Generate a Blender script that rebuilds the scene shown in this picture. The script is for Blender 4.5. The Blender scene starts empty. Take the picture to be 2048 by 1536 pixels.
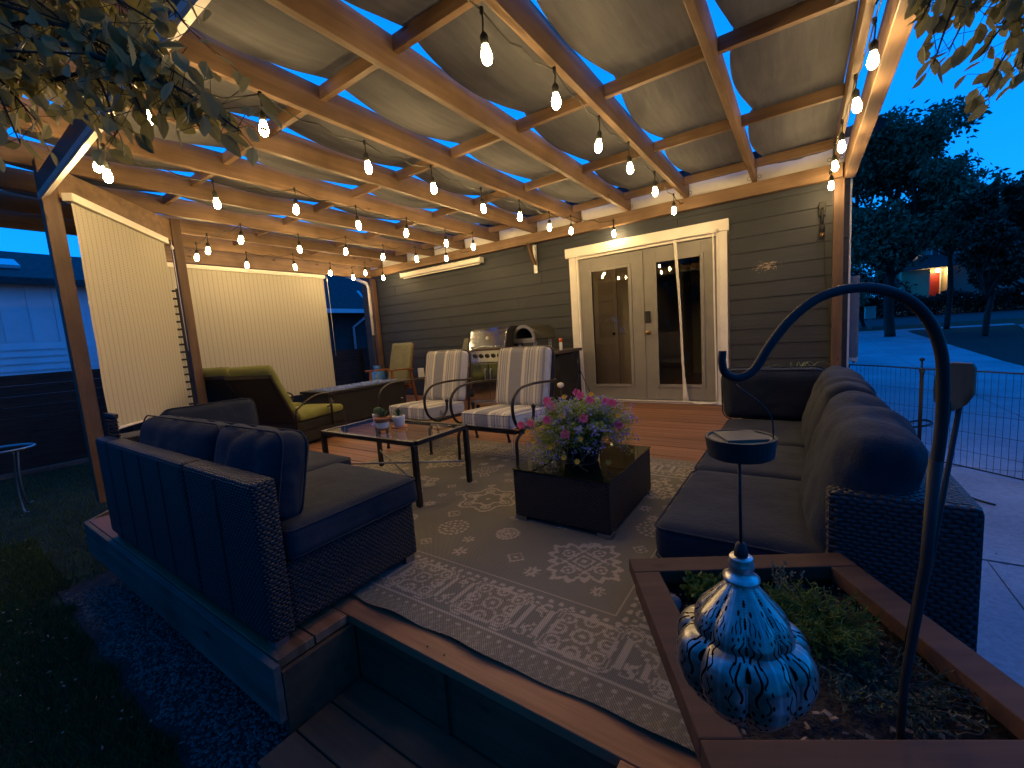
import bpy, bmesh, math, random
import numpy as np
from mathutils import Vector, Matrix, Euler, noise as mnoise
PI = math.pi
rnd = random.Random(7)
sc = bpy.context.scene
COL = sc.collection

# ------------------------------------------------------------------ camera
cd = bpy.data.cameras.new('camera'); cam = bpy.data.objects.new('camera', cd); COL.objects.link(cam)
rx, ry, rz = -0.11522286, 0.07087125, 0.60637663
Rm = Matrix.Rotation(rz, 3, 'Z') @ Matrix.Rotation(rx, 3, 'X') @ Matrix.Rotation(ry, 3, 'Y')
r_, f_, u_ = Rm.col[0], Rm.col[1], Rm.col[2]
m = Matrix(((r_[0], u_[0], -f_[0], 0), (r_[1], u_[1], -f_[1], 0), (r_[2], u_[2], -f_[2], 1.05), (0, 0, 0, 1)))
cam.matrix_world = m
cd.sensor_width = 36; cd.lens = 842.7 / 2048 * 36; cd.clip_start = 0.02; cd.clip_end = 600
sc.camera = cam
# ------------------------------------------------------------------ dusk sky, no sun above the horizon
w = bpy.data.worlds.new('World'); sc.world = w; w.use_nodes = True
wt = w.node_tree; wt.nodes.clear()
wo = wt.nodes.new('ShaderNodeOutputWorld'); bg = wt.nodes.new('ShaderNodeBackground')
tc = wt.nodes.new('ShaderNodeTexCoord'); sp = wt.nodes.new('ShaderNodeSeparateXYZ'); cr = wt.nodes.new('ShaderNodeValToRGB')
wt.links.new(tc.outputs['Generated'], sp.inputs[0]); wt.links.new(sp.outputs['Z'], cr.inputs[0])
e = cr.color_ramp.elements
e[0].position = 0.0; e[0].color = (0.010, 0.44, 1.5, 1)
e[1].position = 0.9; e[1].color = (0.002, 0.25, 1.1, 1)
e2 = cr.color_ramp.elements.new(0.3); e2.color = (0.002, 0.32, 1.35, 1)
# the afterglow is beyond the house; the sky behind the camera is already dark
mr = wt.nodes.new('ShaderNodeMapRange'); mr.interpolation_type = 'SMOOTHSTEP'
mr.inputs['From Min'].default_value = -0.75; mr.inputs['From Max'].default_value = 0.30
mr.inputs['To Min'].default_value = 0.36; mr.inputs['To Max'].default_value = 1.15
mxy = wt.nodes.new('ShaderNodeMath'); mxy.operation = 'MULTIPLY_ADD'; mxy.inputs[1].default_value = -0.35
wt.links.new(sp.outputs['X'], mxy.inputs[0]); wt.links.new(sp.outputs['Y'], mxy.inputs[2]); wt.links.new(mxy.outputs[0], mr.inputs['Value'])
wt.links.new(cr.outputs[0], bg.inputs[0]); wt.links.new(mr.outputs[0], bg.inputs[1])
wt.links.new(bg.outputs[0], wo.inputs[0])
sc.view_settings.view_transform = 'Standard'; sc.view_settings.look = 'None'
sc.view_settings.exposure = 0.0; sc.view_settings.gamma = 1.0
BULB_E = 235.0
sc.cycles.sample_clamp_indirect = 4.0
sc.cycles.max_bounces = 8; sc.cycles.transparent_max_bounces = 24

# ------------------------------------------------------------------ materials
def mat(name, col=(0.5, 0.5, 0.5), rough=0.6, metal=0.0, spec=0.5):
    M = bpy.data.materials.new(name); M.use_nodes = True
    b = M.node_tree.nodes['Principled BSDF']
    b.inputs['Base Color'].default_value = (*col, 1); b.inputs['Roughness'].default_value = rough
    b.inputs['Metallic'].default_value = metal; b.inputs['Specular IOR Level'].default_value = spec
    return M, M.node_tree, b
def nd(t, kind, **kw):
    n = t.nodes.new('ShaderNode' + kind)
    for k, v in kw.items(): setattr(n, k, v)
    return n
def ramp(t, fac, stops, interp='LINEAR'):
    r = nd(t, 'ValToRGB'); el = r.color_ramp.elements
    r.color_ramp.interpolation = interp
    el[0].position = stops[0][0]; el[0].color = (*stops[0][1], 1)
    el[1].position = stops[-1][0]; el[1].color = (*stops[-1][1], 1)
    for p, c in stops[1:-1]:
        x = el.new(p); x.color = (*c, 1)
    t.links.new(fac, r.inputs[0]); return r.outputs[0]
def coords(t, scale, rand=True):
    c = nd(t, 'TexCoord'); mp = nd(t, 'Mapping'); mp.inputs['Scale'].default_value = scale
    t.links.new(c.outputs['Object'], mp.inputs[0])
    if rand:
        oi = nd(t, 'ObjectInfo'); ml = nd(t, 'Math', operation='MULTIPLY'); ml.inputs[1].default_value = 37.0
        cb = nd(t, 'CombineXYZ'); t.links.new(oi.outputs['Random'], ml.inputs[0])
        for i in range(3): t.links.new(ml.outputs[0], cb.inputs[i])
        t.links.new(cb.outputs[0], mp.inputs['Location'])
    return mp.outputs[0]
def noise(t, vec, scale, detail=4, rough=.55):
    n = nd(t, 'TexNoise'); n.inputs['Scale'].default_value = scale; n.inputs['Detail'].default_value = detail
    n.inputs['Roughness'].default_value = rough; t.links.new(vec, n.inputs['Vector']); return n.outputs['Fac']
def bump(t, b, h, strength=.3, dist=.005):
    n = nd(t, 'Bump'); n.inputs['Strength'].default_value = strength; n.inputs['Distance'].default_value = dist
    t.links.new(h, n.inputs['Height']); t.links.new(n.outputs[0], b.inputs['Normal'])
def noisy(name, c1, c2, scale, rough=.7, bstr=.3, bdist=.004, vecscale=(1, 1, 1), metal=0, spec=.4, detail=5, bscale=None):
    M, t, b = mat(name, c1, rough, metal, spec)
    v = coords(t, vecscale); f = noise(t, v, scale, detail)
    t.links.new(ramp(t, f, [(.32, c1), (.68, c2)]), b.inputs['Base Color'])
    h = noise(t, v, bscale or scale * 3, 4)
    bump(t, b, h, bstr, bdist); return M
def wood(name, c1, c2, axis, rough=.55, bstr=.25, knots=True, k=1.0):
    M, t, b = mat(name, c1, rough, 0, .35)
    s = [22 * k, 22 * k, 22 * k]; s[axis] = 1.1 * k
    v = coords(t, s); f = noise(t, v, 1.0, 7, .65)
    c = ramp(t, f, [(.28, c1), (.5, tuple((a + d) / 2 for a, d in zip(c1, c2))), (.72, c2)])
    v2 = coords(t, (1, 1, 1)); f2 = noise(t, v2, 2.2, 3)
    mx = nd(t, 'Mix', data_type='RGBA', blend_type='MULTIPLY'); mx.inputs[0].default_value = 1.0
    t.links.new(c, mx.inputs[6]); t.links.new(ramp(t, f2, [(.3, (.62, .60, .58)), (.65, (1.05, 1.05, 1.05))]), mx.inputs[7])
    out = mx.outputs[2]
    if knots:
        sk = [3.2, 3.2, 3.2]; sk[axis] = 1.3
        vo = nd(t, 'TexVoronoi'); vo.inputs['Scale'].default_value = 1.5; t.links.new(coords(t, sk), vo.inputs['Vector'])
        m2 = nd(t, 'Mix', data_type='RGBA', blend_type='MULTIPLY'); m2.inputs[0].default_value = 1.0
        t.links.new(out, m2.inputs[6]); t.links.new(ramp(t, vo.outputs['Distance'], [(.03, (.25, .2, .18)), (.08, (1, 1, 1))]), m2.inputs[7])
        out = m2.outputs[2]
    t.links.new(out, b.inputs['Base Color']); bump(t, b, f, bstr, .003); return M

W_raf = wood('stained_cedar_rafter', (.15, .092, .052), (.28, .178, .104), 1)
W_pur = wood('stained_cedar_blocking', (.15, .092, .052), (.28, .178, .104), 0)
W_post = wood('stained_cedar_post', (.085, .048, .028), (.165, .095, .055), 2)
W_rim = wood('planter_boards', (.06, .027, .014), (.12, .054, .028), 0, rough=.8)
W_weath = wood('weathered_fascia_wood', (.07, .055, .045), (.17, .14, .115), 0, rough=.75)
W_step = wood('worn_step_boards', (.075, .042, .022), (.15, .088, .046), 0, rough=.75)
W_chair = wood('oiled_teak', (.16, .055, .02), (.30, .12, .045), 2, knots=False)
W_slab = wood('cut_wood_slab', (.13, .085, .05), (.26, .18, .11), 2, rough=.8)
W_floor = wood('interior_plank_floor', (.16, .09, .045), (.28, .17, .09), 1, rough=.4)

# deck boards: planks 140 mm along X
def deck_mat():
    M, t, b = mat('stained_deck_boards', (.3, .15, .08), .55, 0, .35)
    c = nd(t, 'TexCoord'); s = nd(t, 'SeparateXYZ'); t.links.new(c.outputs['Object'], s.inputs[0])
    dv = nd(t, 'Math', operation='DIVIDE'); dv.inputs[1].default_value = .14; t.links.new(s.outputs['Y'], dv.inputs[0])
    fl = nd(t, 'Math', operation='FLOOR'); t.links.new(dv.outputs[0], fl.inputs[0])
    wn = nd(t, 'TexWhiteNoise', noise_dimensions='1D'); t.links.new(fl.outputs[0], wn.inputs['W'])
    ad = nd(t, 'Math', operation='MULTIPLY_ADD'); ad.inputs[1].default_value = 13.0
    t.links.new(wn.outputs['Value'], ad.inputs[0]); t.links.new(s.outputs['X'], ad.inputs[2])
    cb = nd(t, 'CombineXYZ'); mx_ = nd(t, 'Math', operation='MULTIPLY'); mx_.inputs[1].default_value = 1.3
    my = nd(t, 'Math', operation='MULTIPLY'); my.inputs[1].default_value = 30
    t.links.new(ad.outputs[0], mx_.inputs[0]); t.links.new(s.outputs['Y'], my.inputs[0])
    t.links.new(mx_.outputs[0], cb.inputs[0]); t.links.new(my.outputs[0], cb.inputs[1]); t.links.new(s.outputs['Z'], cb.inputs[2])
    f = noise(t, cb.outputs[0], 1.0, 7, .65)
    c1 = ramp(t, f, [(.3, (.17, .075, .038)), (.7, (.36, .18, .095))])
    m2 = nd(t, 'Mix', data_type='RGBA', blend_type='MULTIPLY'); m2.inputs[0].default_value = 1
    t.links.new(c1, m2.inputs[6]); t.links.new(ramp(t, wn.outputs['Value'], [(0, (.72, .70, .68)), (1, (1.15, 1.12, 1.1))]), m2.inputs[7])
    t.links.new(m2.outputs[2], b.inputs['Base Color']); bump(t, b, f, .25, .002); return M
M_deck = deck_mat()

def siding_mat():
    M, t, b = mat('charcoal_lap_siding', (.085, .085, .085), .6, 0, .3)
    v = coords(t, (1.2, 30, 30), False); f = noise(t, v, 3.0, 5)
    f2 = noise(t, coords(t, (1, 1, 1), False), 1.3, 4)
    mx = nd(t, 'Mix', data_type='RGBA', blend_type='MULTIPLY'); mx.inputs[0].default_value = 1
    t.links.new(ramp(t, f, [(.3, (.028, .033, .042)), (.7, (.041, .047, .057))]), mx.inputs[6])
    t.links.new(ramp(t, f2, [(.3, (.82, .82, .82)), (.7, (1.1, 1.1, 1.1))]), mx.inputs[7])
    # chipped paint patch
    c = nd(t, 'TexCoord'); vs = nd(t, 'Vector' 'Math', operation='SUBTRACT'); vs.inputs[1].default_value = (-.34, 5.78, 1.63)
    vm = nd(t, 'VectorMath', operation='MULTIPLY'); vm.inputs[1].default_value = (1, .1, 2.3)
    t.links.new(c.outputs['Object'], vs.inputs[0]); t.links.new(vs.outputs[0], vm.inputs[0])
    ln = nd(t, 'VectorMath', operation='LENGTH'); t.links.new(vm.outputs[0], ln.inputs[0])
    nn = noise(t, coords(t, (1, 1, 2), False), 26, 5, .7)
    a = nd(t, 'Math', operation='MULTIPLY_ADD'); a.inputs[1].default_value = -.9; t.links.new(nn, a.inputs[0]); t.links.new(ln.outputs['Value'], a.inputs[2])
    msk = nd(t, 'Math', operation='LESS_THAN'); msk.inputs[1].default_value = -.40; t.links.new(a.outputs[0], msk.inputs[0])
    m3 = nd(t, 'Mix', data_type='RGBA'); t.links.new(msk.outputs[0], m3.inputs[0]); t.links.new(mx.outputs[2], m3.inputs[6])
    m3.inputs[7].default_value = (.34, .27, .19, 1)
    t.links.new(m3.outputs[2], b.inputs['Base Color']); bump(t, b, f, .25, .002); return M
M_siding = siding_mat()
M_trim = noisy('white_trim_paint', (.72, .68, .60), (.80, .76, .68), 6, .5, .15, .001, (1, 1, 1))
M_door = noisy('greige_door_paint', (.21, .20, .18), (.245, .23, .205), 5, .5, .1, .001)
M_idoor = noisy('interior_door_paint', (.55, .46, .34), (.60, .51, .38), 3, .45, .1, .001)
M_iwall = noisy('interior_wall_paint', (.42, .36, .27), (.46, .40, .30), 2, .8, .1, .001)
M_rubber = noisy('black_rubber', (.012, .012, .012), (.02, .02, .02), 20, .6)
M_black = noisy('black_powder_coat', (.010, .010, .010), (.020, .019, .018), 12, .62, .2, .0008)
M_bronze = noisy('dark_bronze_metal', (.022, .018, .015), (.045, .038, .032), 14, .38, .2, .0008, metal=.4)
M_steel = noisy('brushed_steel', (.40, .44, .50), (.50, .54, .60), 3, .13, .5, .006, (2.2, 1, .8), metal=1, bscale=3.2)
M_dsteel = noisy('dull_steel', (.30, .30, .31), (.40, .40, .41), 8, .4, .1, .001, metal=1)
M_brass = noisy('aged_brass', (.35, .22, .10), (.45, .29, .13), 8, .35, .1, .001, metal=1)
M_white = noisy('white_plastic', (.68, .66, .60), (.75, .73, .67), 8, .45, .05, .001)
M_orange = noisy('orange_plastic_cap', (.75, .13, .02), (.85, .17, .03), 8, .4, .05, .001)
M_bluep = noisy('blue_plastic', (.03, .12, .40), (.05, .17, .5), 8, .4, .05, .001)
M_concrete = noisy('concrete', (.30, .30, .29), (.44, .43, .41), 1.4, .85, .35, .004, detail=9, bscale=60)
M_asphalt = noisy('asphalt', (.035, .035, .037), (.06, .06, .062), 3, .9, .4, .006, bscale=80)
M_brick = noisy('pale_neighbour_siding', (.42, .40, .36), (.5, .48, .43), 2, .8)
M_roofg = noisy('dark_roof_shingle', (.03, .033, .036), (.065, .066, .07), 9, .9, .6, .01)
M_soil = noisy('potting_soil', (.008, .006, .005), (.035, .024, .017), 26, .95, 1.0, .015, bscale=60)
M_gravelb = noisy('gravel_bed_soil', (.015, .013, .012), (.04, .036, .034), 30, .95, 1, .01)
M_grass = noisy('lawn', (.010, .019, .006), (.03, .05, .014), 5, .95, .8, .02, bscale=160)
M_mulch = noisy('dark_mulch_bed', (.012, .011, .009), (.03, .026, .022), 10, .95, .9, .03, bscale=90)
M_fence = noisy('dark_stained_fence', (.014, .012, .011), (.035, .03, .026), 4, .8, .5, .004, (1, 1, 12))
M_terra = noisy('terracotta', (.36, .13, .045), (.46, .18, .07), 9, .75, .2, .001)
M_potw = noisy('white_glazed_pot', (.60, .58, .54), (.70, .68, .63), 18, .4, .1, .001)
M_cactus = noisy('cactus_green', (.03, .075, .02), (.06, .12, .035), 30, .7, .4, .002)
M_succ = noisy('succulent_green', (.035, .07, .035), (.08, .13, .07), 20, .6, .2, .001)
M_bead = noisy('blue_fire_glass', (.10, .16, .40), (.30, .38, .62), 60, .2, 1, .008, bscale=70)
M_stoneA = noisy('grey_stone', (.10, .10, .10), (.2, .2, .19), 14, .85, .4, .004)
M_plate = noisy('frosted_solar_panel', (.10, .09, .06), (.16, .145, .10), 10, .35, .05, .001)
M_shingle = M_roofg

def fabric(name, c1, c2, sc_=260, rough=.95, bstr=.35):
    M, t, b = mat(name, c1, rough, 0, .15)
    b.inputs['Sheen Weight'].default_value = .04; b.inputs['Sheen Roughness'].default_value = .6
    v = coords(t, (1, 1, 1)); f = noise(t, v, 5, 4); g = noise(t, v, sc_, 2)
    t.links.new(ramp(t, f, [(.3, c1), (.7, c2)]), b.inputs['Base Color'])
    w_ = noise(t, v, 11, 5, .6); g2 = noise(t, v, 95, 2); ad = nd(t, 'Math', operation='MULTIPLY_ADD'); ad.inputs[1].default_value = 5.0
    t.links.new(w_, ad.inputs[0]); a3 = nd(t, 'Math', operation='ADD'); t.links.new(g, a3.inputs[0]); t.links.new(g2, a3.inputs[1]); t.links.new(a3.outputs[0], ad.inputs[2])
    bump(t, b, ad.outputs[0], bstr * 1.4, .0028); return M
F_navy = fabric('charcoal_blue_cushion_fabric', (.020, .024, .030), (.032, .037, .045))
F_green = fabric('olive_green_cushion_fabric', (.17, .175, .045), (.235, .24, .07))
F_sage = fabric('faded_sage_fabric', (.14, .135, .085), (.19, .185, .12))
F_black = fabric('black_grill_cover_fabric', (.012, .012, .012), (.022, .021, .02))

def wicker_mat(name, c1, c2, a=.022, rough=.5):
    M, t, b = mat(name, c1, rough, 0, .4)
    c = nd(t, 'TexCoord'); s = nd(t, 'SeparateXYZ'); t.links.new(c.outputs['Object'], s.inputs[0])
    sn = nd(t, 'SeparateXYZ'); t.links.new(c.outputs['Normal'], sn.inputs[0])
    ab = nd(t, 'Math', operation='ABSOLUTE'); t.links.new(sn.outputs['Z'], ab.inputs[0])
    top = nd(t, 'Math', operation='GREATER_THAN'); top.inputs[1].default_value = .7; t.links.new(ab.outputs[0], top.inputs[0])
    xy = nd(t, 'Math', operation='ADD'); t.links.new(s.outputs['X'], xy.inputs[0]); t.links.new(s.outputs['Y'], xy.inputs[1])
    U = nd(t, 'Mix'); V = nd(t, 'Mix')
    t.links.new(top.outputs[0], U.inputs[0]); t.links.new(xy.outputs[0], U.inputs[2]); t.links.new(s.outputs['X'], U.inputs[3])
    t.links.new(top.outputs[0], V.inputs[0]); t.links.new(s.outputs['Z'], V.inputs[2]); t.links.new(s.outputs['Y'], V.inputs[3])
    def m_(op, x, y=None, z=None):
        n = nd(t, 'Math', operation=op)
        for i, q in enumerate((x, y, z)):
            if q is None: continue
            if isinstance(q, (int, float)): n.inputs[i].default_value = q
            else: t.links.new(q, n.inputs[i])
        return n.outputs[0]
    wn_ = noise(t, c.outputs['Object'], 30, 3); jit = m_('MULTIPLY', m_('SUBTRACT', wn_, .5), a * .55)
    Vj = m_('ADD', V.outputs[0], jit); Uj = m_('ADD', U.outputs[0], m_('MULTIPLY', jit, 1.4))
    row = m_('FLOOR', m_('DIVIDE', Vj, a * .5))
    ph = m_('MULTIPLY', m_('MODULO', row, 2.0), .5)
    wv = m_('ABSOLUTE', m_('SINE', m_('MULTIPLY', m_('ADD', m_('DIVIDE', Uj, a), ph), PI)))
    vv = m_('ABSOLUTE', m_('SINE', m_('MULTIPLY', m_('DIVIDE', Vj, a * .5), PI)))
    h = m_('MULTIPLY', wv, m_('POWER', vv, .5))
    t.links.new(ramp(t, h, [(.1, tuple(q * .25 for q in c1)), (.8, c2)]), b.inputs['Base Color'])
    bump(t, b, h, .9, .006); return M
Wk = wicker_mat('dark_resin_wicker', (.016, .015, .017), (.042, .040, .045))
Wk2 = wicker_mat('black_resin_wicker', (.008, .008, .008), (.022, .021, .022), .02)

def stripe_mat(name, axis):
    M, t, b = mat(name, (.5, .48, .44), .95, 0, .15)
    c = nd(t, 'TexCoord'); s = nd(t, 'SeparateXYZ'); t.links.new(c.outputs['Object'], s.inputs[0])
    ma = nd(t, 'Math', operation='MULTIPLY_ADD'); ma.inputs[1].default_value = 1.72; ma.inputs[2].default_value = .5
    t.links.new(s.outputs[axis], ma.inputs[0])
    g = (.30, .30, .31); cr_ = (.74, .67, .53); wv = (.43, .41, .38); l = (.58, .55, .49)
    st = [(0, wv), (.04, l), (.075, wv), (.10, cr_), (.125, g), (.15, cr_), (.165, wv), (.20, l), (.215, g), (.23, l), (.25, wv), (.275, cr_), (.32, g), (.36, g),
          (.52, g), (.545, cr_), (.60, wv), (.63, l), (.645, g), (.67, cr_), (.685, wv), (.72, l), (.735, wv), (.76, cr_), (.80, g), (.815, l), (.84, wv), (.88, g), (.91, l), (.95, g), (1, wv)]
    col = ramp(t, ma.outputs[0], st[:31], 'CONSTANT')
    v = coords(t, (1, 1, 1)); f = noise(t, v, 240, 2)
    mx = nd(t, 'Mix', data_type='RGBA', blend_type='MULTIPLY'); mx.inputs[0].default_value = 1
    t.links.new(col, mx.inputs[6]); t.links.new(ramp(t, f, [(.3, (.8, .8, .8)), (.7, (1.1, 1.1, 1.1))]), mx.inputs[7])
    t.links.new(mx.outputs[2], b.inputs['Base Color']); bump(t, b, f, .4, .002); return M
F_stripe = stripe_mat('grey_and_cream_striped_fabric', 'X')
M_cord = noisy('dark_rubber_cord', (.010, .012, .009), (.02, .022, .018), 30, .6)

def shade_mat():
    M, t, b = mat('ribbed_cream_shade_fabric', (.5, .46, .36), .9, 0, .1)
    c = nd(t, 'TexCoord'); s = nd(t, 'SeparateXYZ'); t.links.new(c.outputs['Object'], s.inputs[0])
    def m_(op, x, y=None):
        n = nd(t, 'Math', operation=op)
        for i, q in enumerate((x, y)):
            if q is None: continue
            if isinstance(q, (int, float)): n.inputs[i].default_value = q
            else: t.links.new(q, n.inputs[i])
        return n.outputs[0]
    x = s.outputs['X']
    ln = m_('FRACT', m_('DIVIDE', x, .062))
    dash = m_('LESS_THAN', m_('FRACT', m_('DIVIDE', s.outputs['Z'], .022)), .62)
    l = m_('MULTIPLY', m_('LESS_THAN', ln, .14), dash)
    fine = m_('LESS_THAN', m_('FRACT', m_('DIVIDE', x, .0124)), .4)
    k = m_('ADD', m_('MULTIPLY', l, .8), m_('MULTIPLY', fine, .16))
    t.links.new(ramp(t, k, [(0, (.47, .44, .36)), (1, (.19, .175, .14))]), b.inputs['Base Color'])
    bump(t, b, noise(t, coords(t, (1, 1, 1)), 300, 2), .3, .001)
    tr = nd(t, 'BsdfTranslucent'); tr.inputs[0].default_value = (.5, .44, .32, 1)
    mx = nd(t, 'MixShader'); mx.inputs[0].default_value = .07
    o = t.nodes['Material Output']; t.links.new(b.outputs[0], mx.inputs[1]); t.links.new(tr.outputs[0], mx.inputs[2]); t.links.new(mx.outputs[0], o.inputs[0])
    return M
M_shade = shade_mat()

def cloth_mat():
    M, t, b = mat('grey_woven_shade_cloth', (.24, .22, .19), .9, 0, .15)
    v = coords(t, (14, 1.2, 4)); f = noise(t, v, 1.6, 6, .65)
    v2 = coords(t, (1, 1, 1)); f2 = noise(t, v2, 1.6, 3)
    wv = noise(t, coords(t, (6, 1, 1)), 60, 2)
    mx = nd(t, 'Mix', data_type='RGBA', blend_type='MULTIPLY'); mx.inputs[0].default_value = 1
    t.links.new(ramp(t, f, [(.3, (.115, .117, .118)), (.7, (.165, .167, .165))]), mx.inputs[6])
    t.links.new(ramp(t, f2, [(.3, (.80, .80, .80)), (.7, (1.15, 1.15, 1.15))]), mx.inputs[7])
    t.links.new(mx.outputs[2], b.inputs['Base Color'])
    ad = nd(t, 'Math', operation='MULTIPLY_ADD'); ad.inputs[1].default_value = .25; t.links.new(wv, ad.inputs[0]); t.links.new(f, ad.inputs[2])
    bump(t, b, ad.outputs[0], .5, .008)
    tr = nd(t, 'BsdfTranslucent'); tr.inputs[0].default_value = (.20, .19, .17, 1)
    ms = nd(t, 'MixShader'); ms.inputs[0].default_value = .03
    o = t.nodes['Material Output']; t.links.new(b.outputs[0], ms.inputs[1]); t.links.new(tr.outputs[0], ms.inputs[2]); t.links.new(ms.outputs[0], o.inputs[0])
    return M
M_cloth = cloth_mat()

def glass_mat(name, tint=(.9, .92, .9), ior=1.45, opac=0.0, base=(.02, .02, .02)):
    M = bpy.data.materials.new(name); M.use_nodes = True; t = M.node_tree; t.nodes.clear()
    o = nd(t, 'OutputMaterial'); tr = nd(t, 'BsdfTransparent'); tr.inputs[0].default_value = (*tint, 1)
    gl = nd(t, 'BsdfGlossy'); gl.inputs['Roughness'].default_value = .015; gl.inputs[0].default_value = (.9, .9, .9, 1)
    fr = nd(t, 'Fresnel'); fr.inputs[0].default_value = ior
    df = nd(t, 'BsdfDiffuse'); df.inputs[0].default_value = (*base, 1)
    m0 = nd(t, 'MixShader'); m0.inputs[0].default_value = opac; t.links.new(tr.outputs[0], m0.inputs[1]); t.links.new(df.outputs[0], m0.inputs[2])
    mx = nd(t, 'MixShader'); t.links.new(fr.outputs[0], mx.inputs[0]); t.links.new(m0.outputs[0], mx.inputs[1]); t.links.new(gl.outputs[0], mx.inputs[2])
    t.links.new(mx.outputs[0], o.inputs[0]); return M
G_door = glass_mat('door_glass', (.92, .93, .92), 1.75)
G_dark = glass_mat('dark_window_glass', (.2, .2, .2), 1.6, .7, (.01, .012, .015))
G_table = glass_mat('table_glass', (.88, .92, .91), 1.8, .04, (.2, .24, .24))
G_black = glass_mat('black_table_glass', (.1, .1, .1), 1.5, .9, (.01, .012, .006))

def emit(name, col, strength):
    M = bpy.data.materials.new(name); M.use_nodes = True; t = M.node_tree; t.nodes.clear()
    o = nd(t, 'OutputMaterial'); e_ = nd(t, 'Emission'); e_.inputs[0].default_value = (*col, 1); e_.inputs[1].default_value = strength
    t.links.new(e_.outputs[0], o.inputs[0]); return M
M_bulb = emit('lit_warm_bulb', (1.0, .67, .29), BULB_E)
M_porch = emit('lit_porch_lamp', (1.0, .62, .25), 170)

def leaf_mat(name, c1, c2, tr=.25, sc_=3.0):
    M, t, b = mat(name, c1, .55, 0, .35)
    gi = nd(t, 'NewGeometry')
    t.links.new(ramp(t, gi.outputs['Random Per Island'], [(0, c1), (1, c2)]), b.inputs['Base Color'])
    T = nd(t, 'BsdfTranslucent'); t.links.new(ramp(t, gi.outputs['Random Per Island'], [(0, c1), (1, c2)]), T.inputs[0])
    ms = nd(t, 'MixShader'); ms.inputs[0].default_value = tr
    o = t.nodes['Material Output']; t.links.new(b.outputs[0], ms.inputs[1]); t.links.new(T.outputs[0], ms.inputs[2]); t.links.new(ms.outputs[0], o.inputs[0])
    return M
L_near = leaf_mat('dusky_plum_tree_leaf', (.17, .16, .06), (.36, .33, .13), .40)
L_far = leaf_mat('distant_tree_leaf', (.10, .135, .075), (.22, .27, .15), .15)
L_dark = leaf_mat('dark_evergreen_leaf', (.018, .028, .015), (.05, .07, .038), .1)
L_conif = leaf_mat('spruce_needle', (.012, .03, .018), (.03, .055, .03), .1)
L_herb = leaf_mat('bright_herb_leaf', (.05, .085, .012), (.12, .17, .025), .3)
L_bask = leaf_mat('basket_foliage', (.16, .24, .05), (.34, .44, .12), .3)
L_pale = leaf_mat('pale_trailing_stem', (.10, .11, .06), (.22, .21, .14), .2)
L_dull = leaf_mat('dull_dry_stem', (.05, .05, .035), (.12, .11, .08), .1)
L_spid = leaf_mat('strap_leaf', (.07, .12, .04), (.2, .26, .10), .3)
L_pink = leaf_mat('pink_petal', (.72, .07, .20), (.85, .2, .32), .4)
L_blue = leaf_mat('lavender_blue_petal', (.24, .22, .58), (.42, .38, .74), .4)
L_yel = leaf_mat('yellow_petal', (.75, .42, .03), (.85, .55, .08), .4)
L_bark = noisy('bark', (.03, .022, .016), (.07, .05, .038), 12, .9, .7, .01, (1, 1, .3))

# ------------------------------------------------------------------ mesh helpers
def obj(name, bm, m, parent=None, smooth=False, loc=(0, 0, 0), rot=(0, 0, 0)):
    me = bpy.data.meshes.new(name); bm.to_mesh(me); bm.free()
    ms = m if isinstance(m, (list, tuple)) else [m]
    for x in ms: me.materials.append(x)
    if smooth: me.shade_smooth()
    o = bpy.data.objects.new(name, me); COL.objects.link(o)
    o.location = loc; o.rotation_euler = rot
    if parent: o.parent = parent
    return o
def raw(name, V, Fc, m, parent=None, smooth=False, loc=(0, 0, 0)):
    me = bpy.data.meshes.new(name); me.from_pydata([tuple(map(float, v)) for v in V], [], Fc); me.update()
    me.materials.append(m)
    if smooth: me.shade_smooth()
    o = bpy.data.objects.new(name, me); COL.objects.link(o); o.location = loc
    if parent: o.parent = parent
    return o
def tag(o, label=None, cat=None, group=None, kind=None):
    if label: o['label'] = label
    if cat: o['category'] = cat
    if group: o['group'] = group
    if kind: o['kind'] = kind
    return o
def thing(name, label, cat, loc=(0, 0, 0), rz_=0, group=None):
    o = bpy.data.objects.new(name, None); COL.objects.link(o); o.location = loc; o.rotation_euler = (0, 0, rz_)
    o.empty_display_size = .1
    return tag(o, label, cat, group)
def copy_tree(o, parent=None):
    c = o.copy(); COL.objects.link(c); c.parent = parent
    if parent: c.matrix_parent_inverse = o.matrix_parent_inverse
    for ch in list(o.children): copy_tree(ch, c)
    return c
def B(): return bmesh.new()
def box(bm, x0, x1, y0, y1, z0, z1, bev=0.0, M=None):
    vs = [bm.verts.new((x, y, z)) for x in (x0, x1) for y in (y0, y1) for z in (z0, z1)]
    fs = [bm.faces.new([vs[i] for i in q]) for q in ((0, 1, 3, 2), (4, 6, 7, 5), (0, 4, 5, 1), (2, 3, 7, 6), (0, 2, 6, 4), (1, 5, 7, 3))]
    if bev > 0:
        es = list({e_ for f in fs for e_ in f.edges})
        r = bmesh.ops.bevel(bm, geom=es, offset=bev, segments=2, affect='EDGES', profile=.6)
        vs = list({v for f in r['faces'] for v in f.verts} | {v for v in vs if v.is_valid})
    if M is not None: bmesh.ops.transform(bm, matrix=M, verts=[v for v in vs if v.is_valid])
    return bm
def beam(bm, p, q, wd, ht, bev=0.0, up=(0, 0, 1)):
    p = Vector(p); q = Vector(q); d = q - p; L = d.length; d.normalize()
    upv = Vector(up); s = d.cross(upv)
    if s.length < 1e-4: s = Vector((1, 0, 0))
    s.normalize(); u = s.cross(d)
    M = Matrix((( s.x, d.x, u.x, p.x), (s.y, d.y, u.y, p.y), (s.z, d.z, u.z, p.z), (0, 0, 0, 1)))
    return box(bm, -wd / 2, wd / 2, 0, L, -ht / 2, ht / 2, bev, M)
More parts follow.
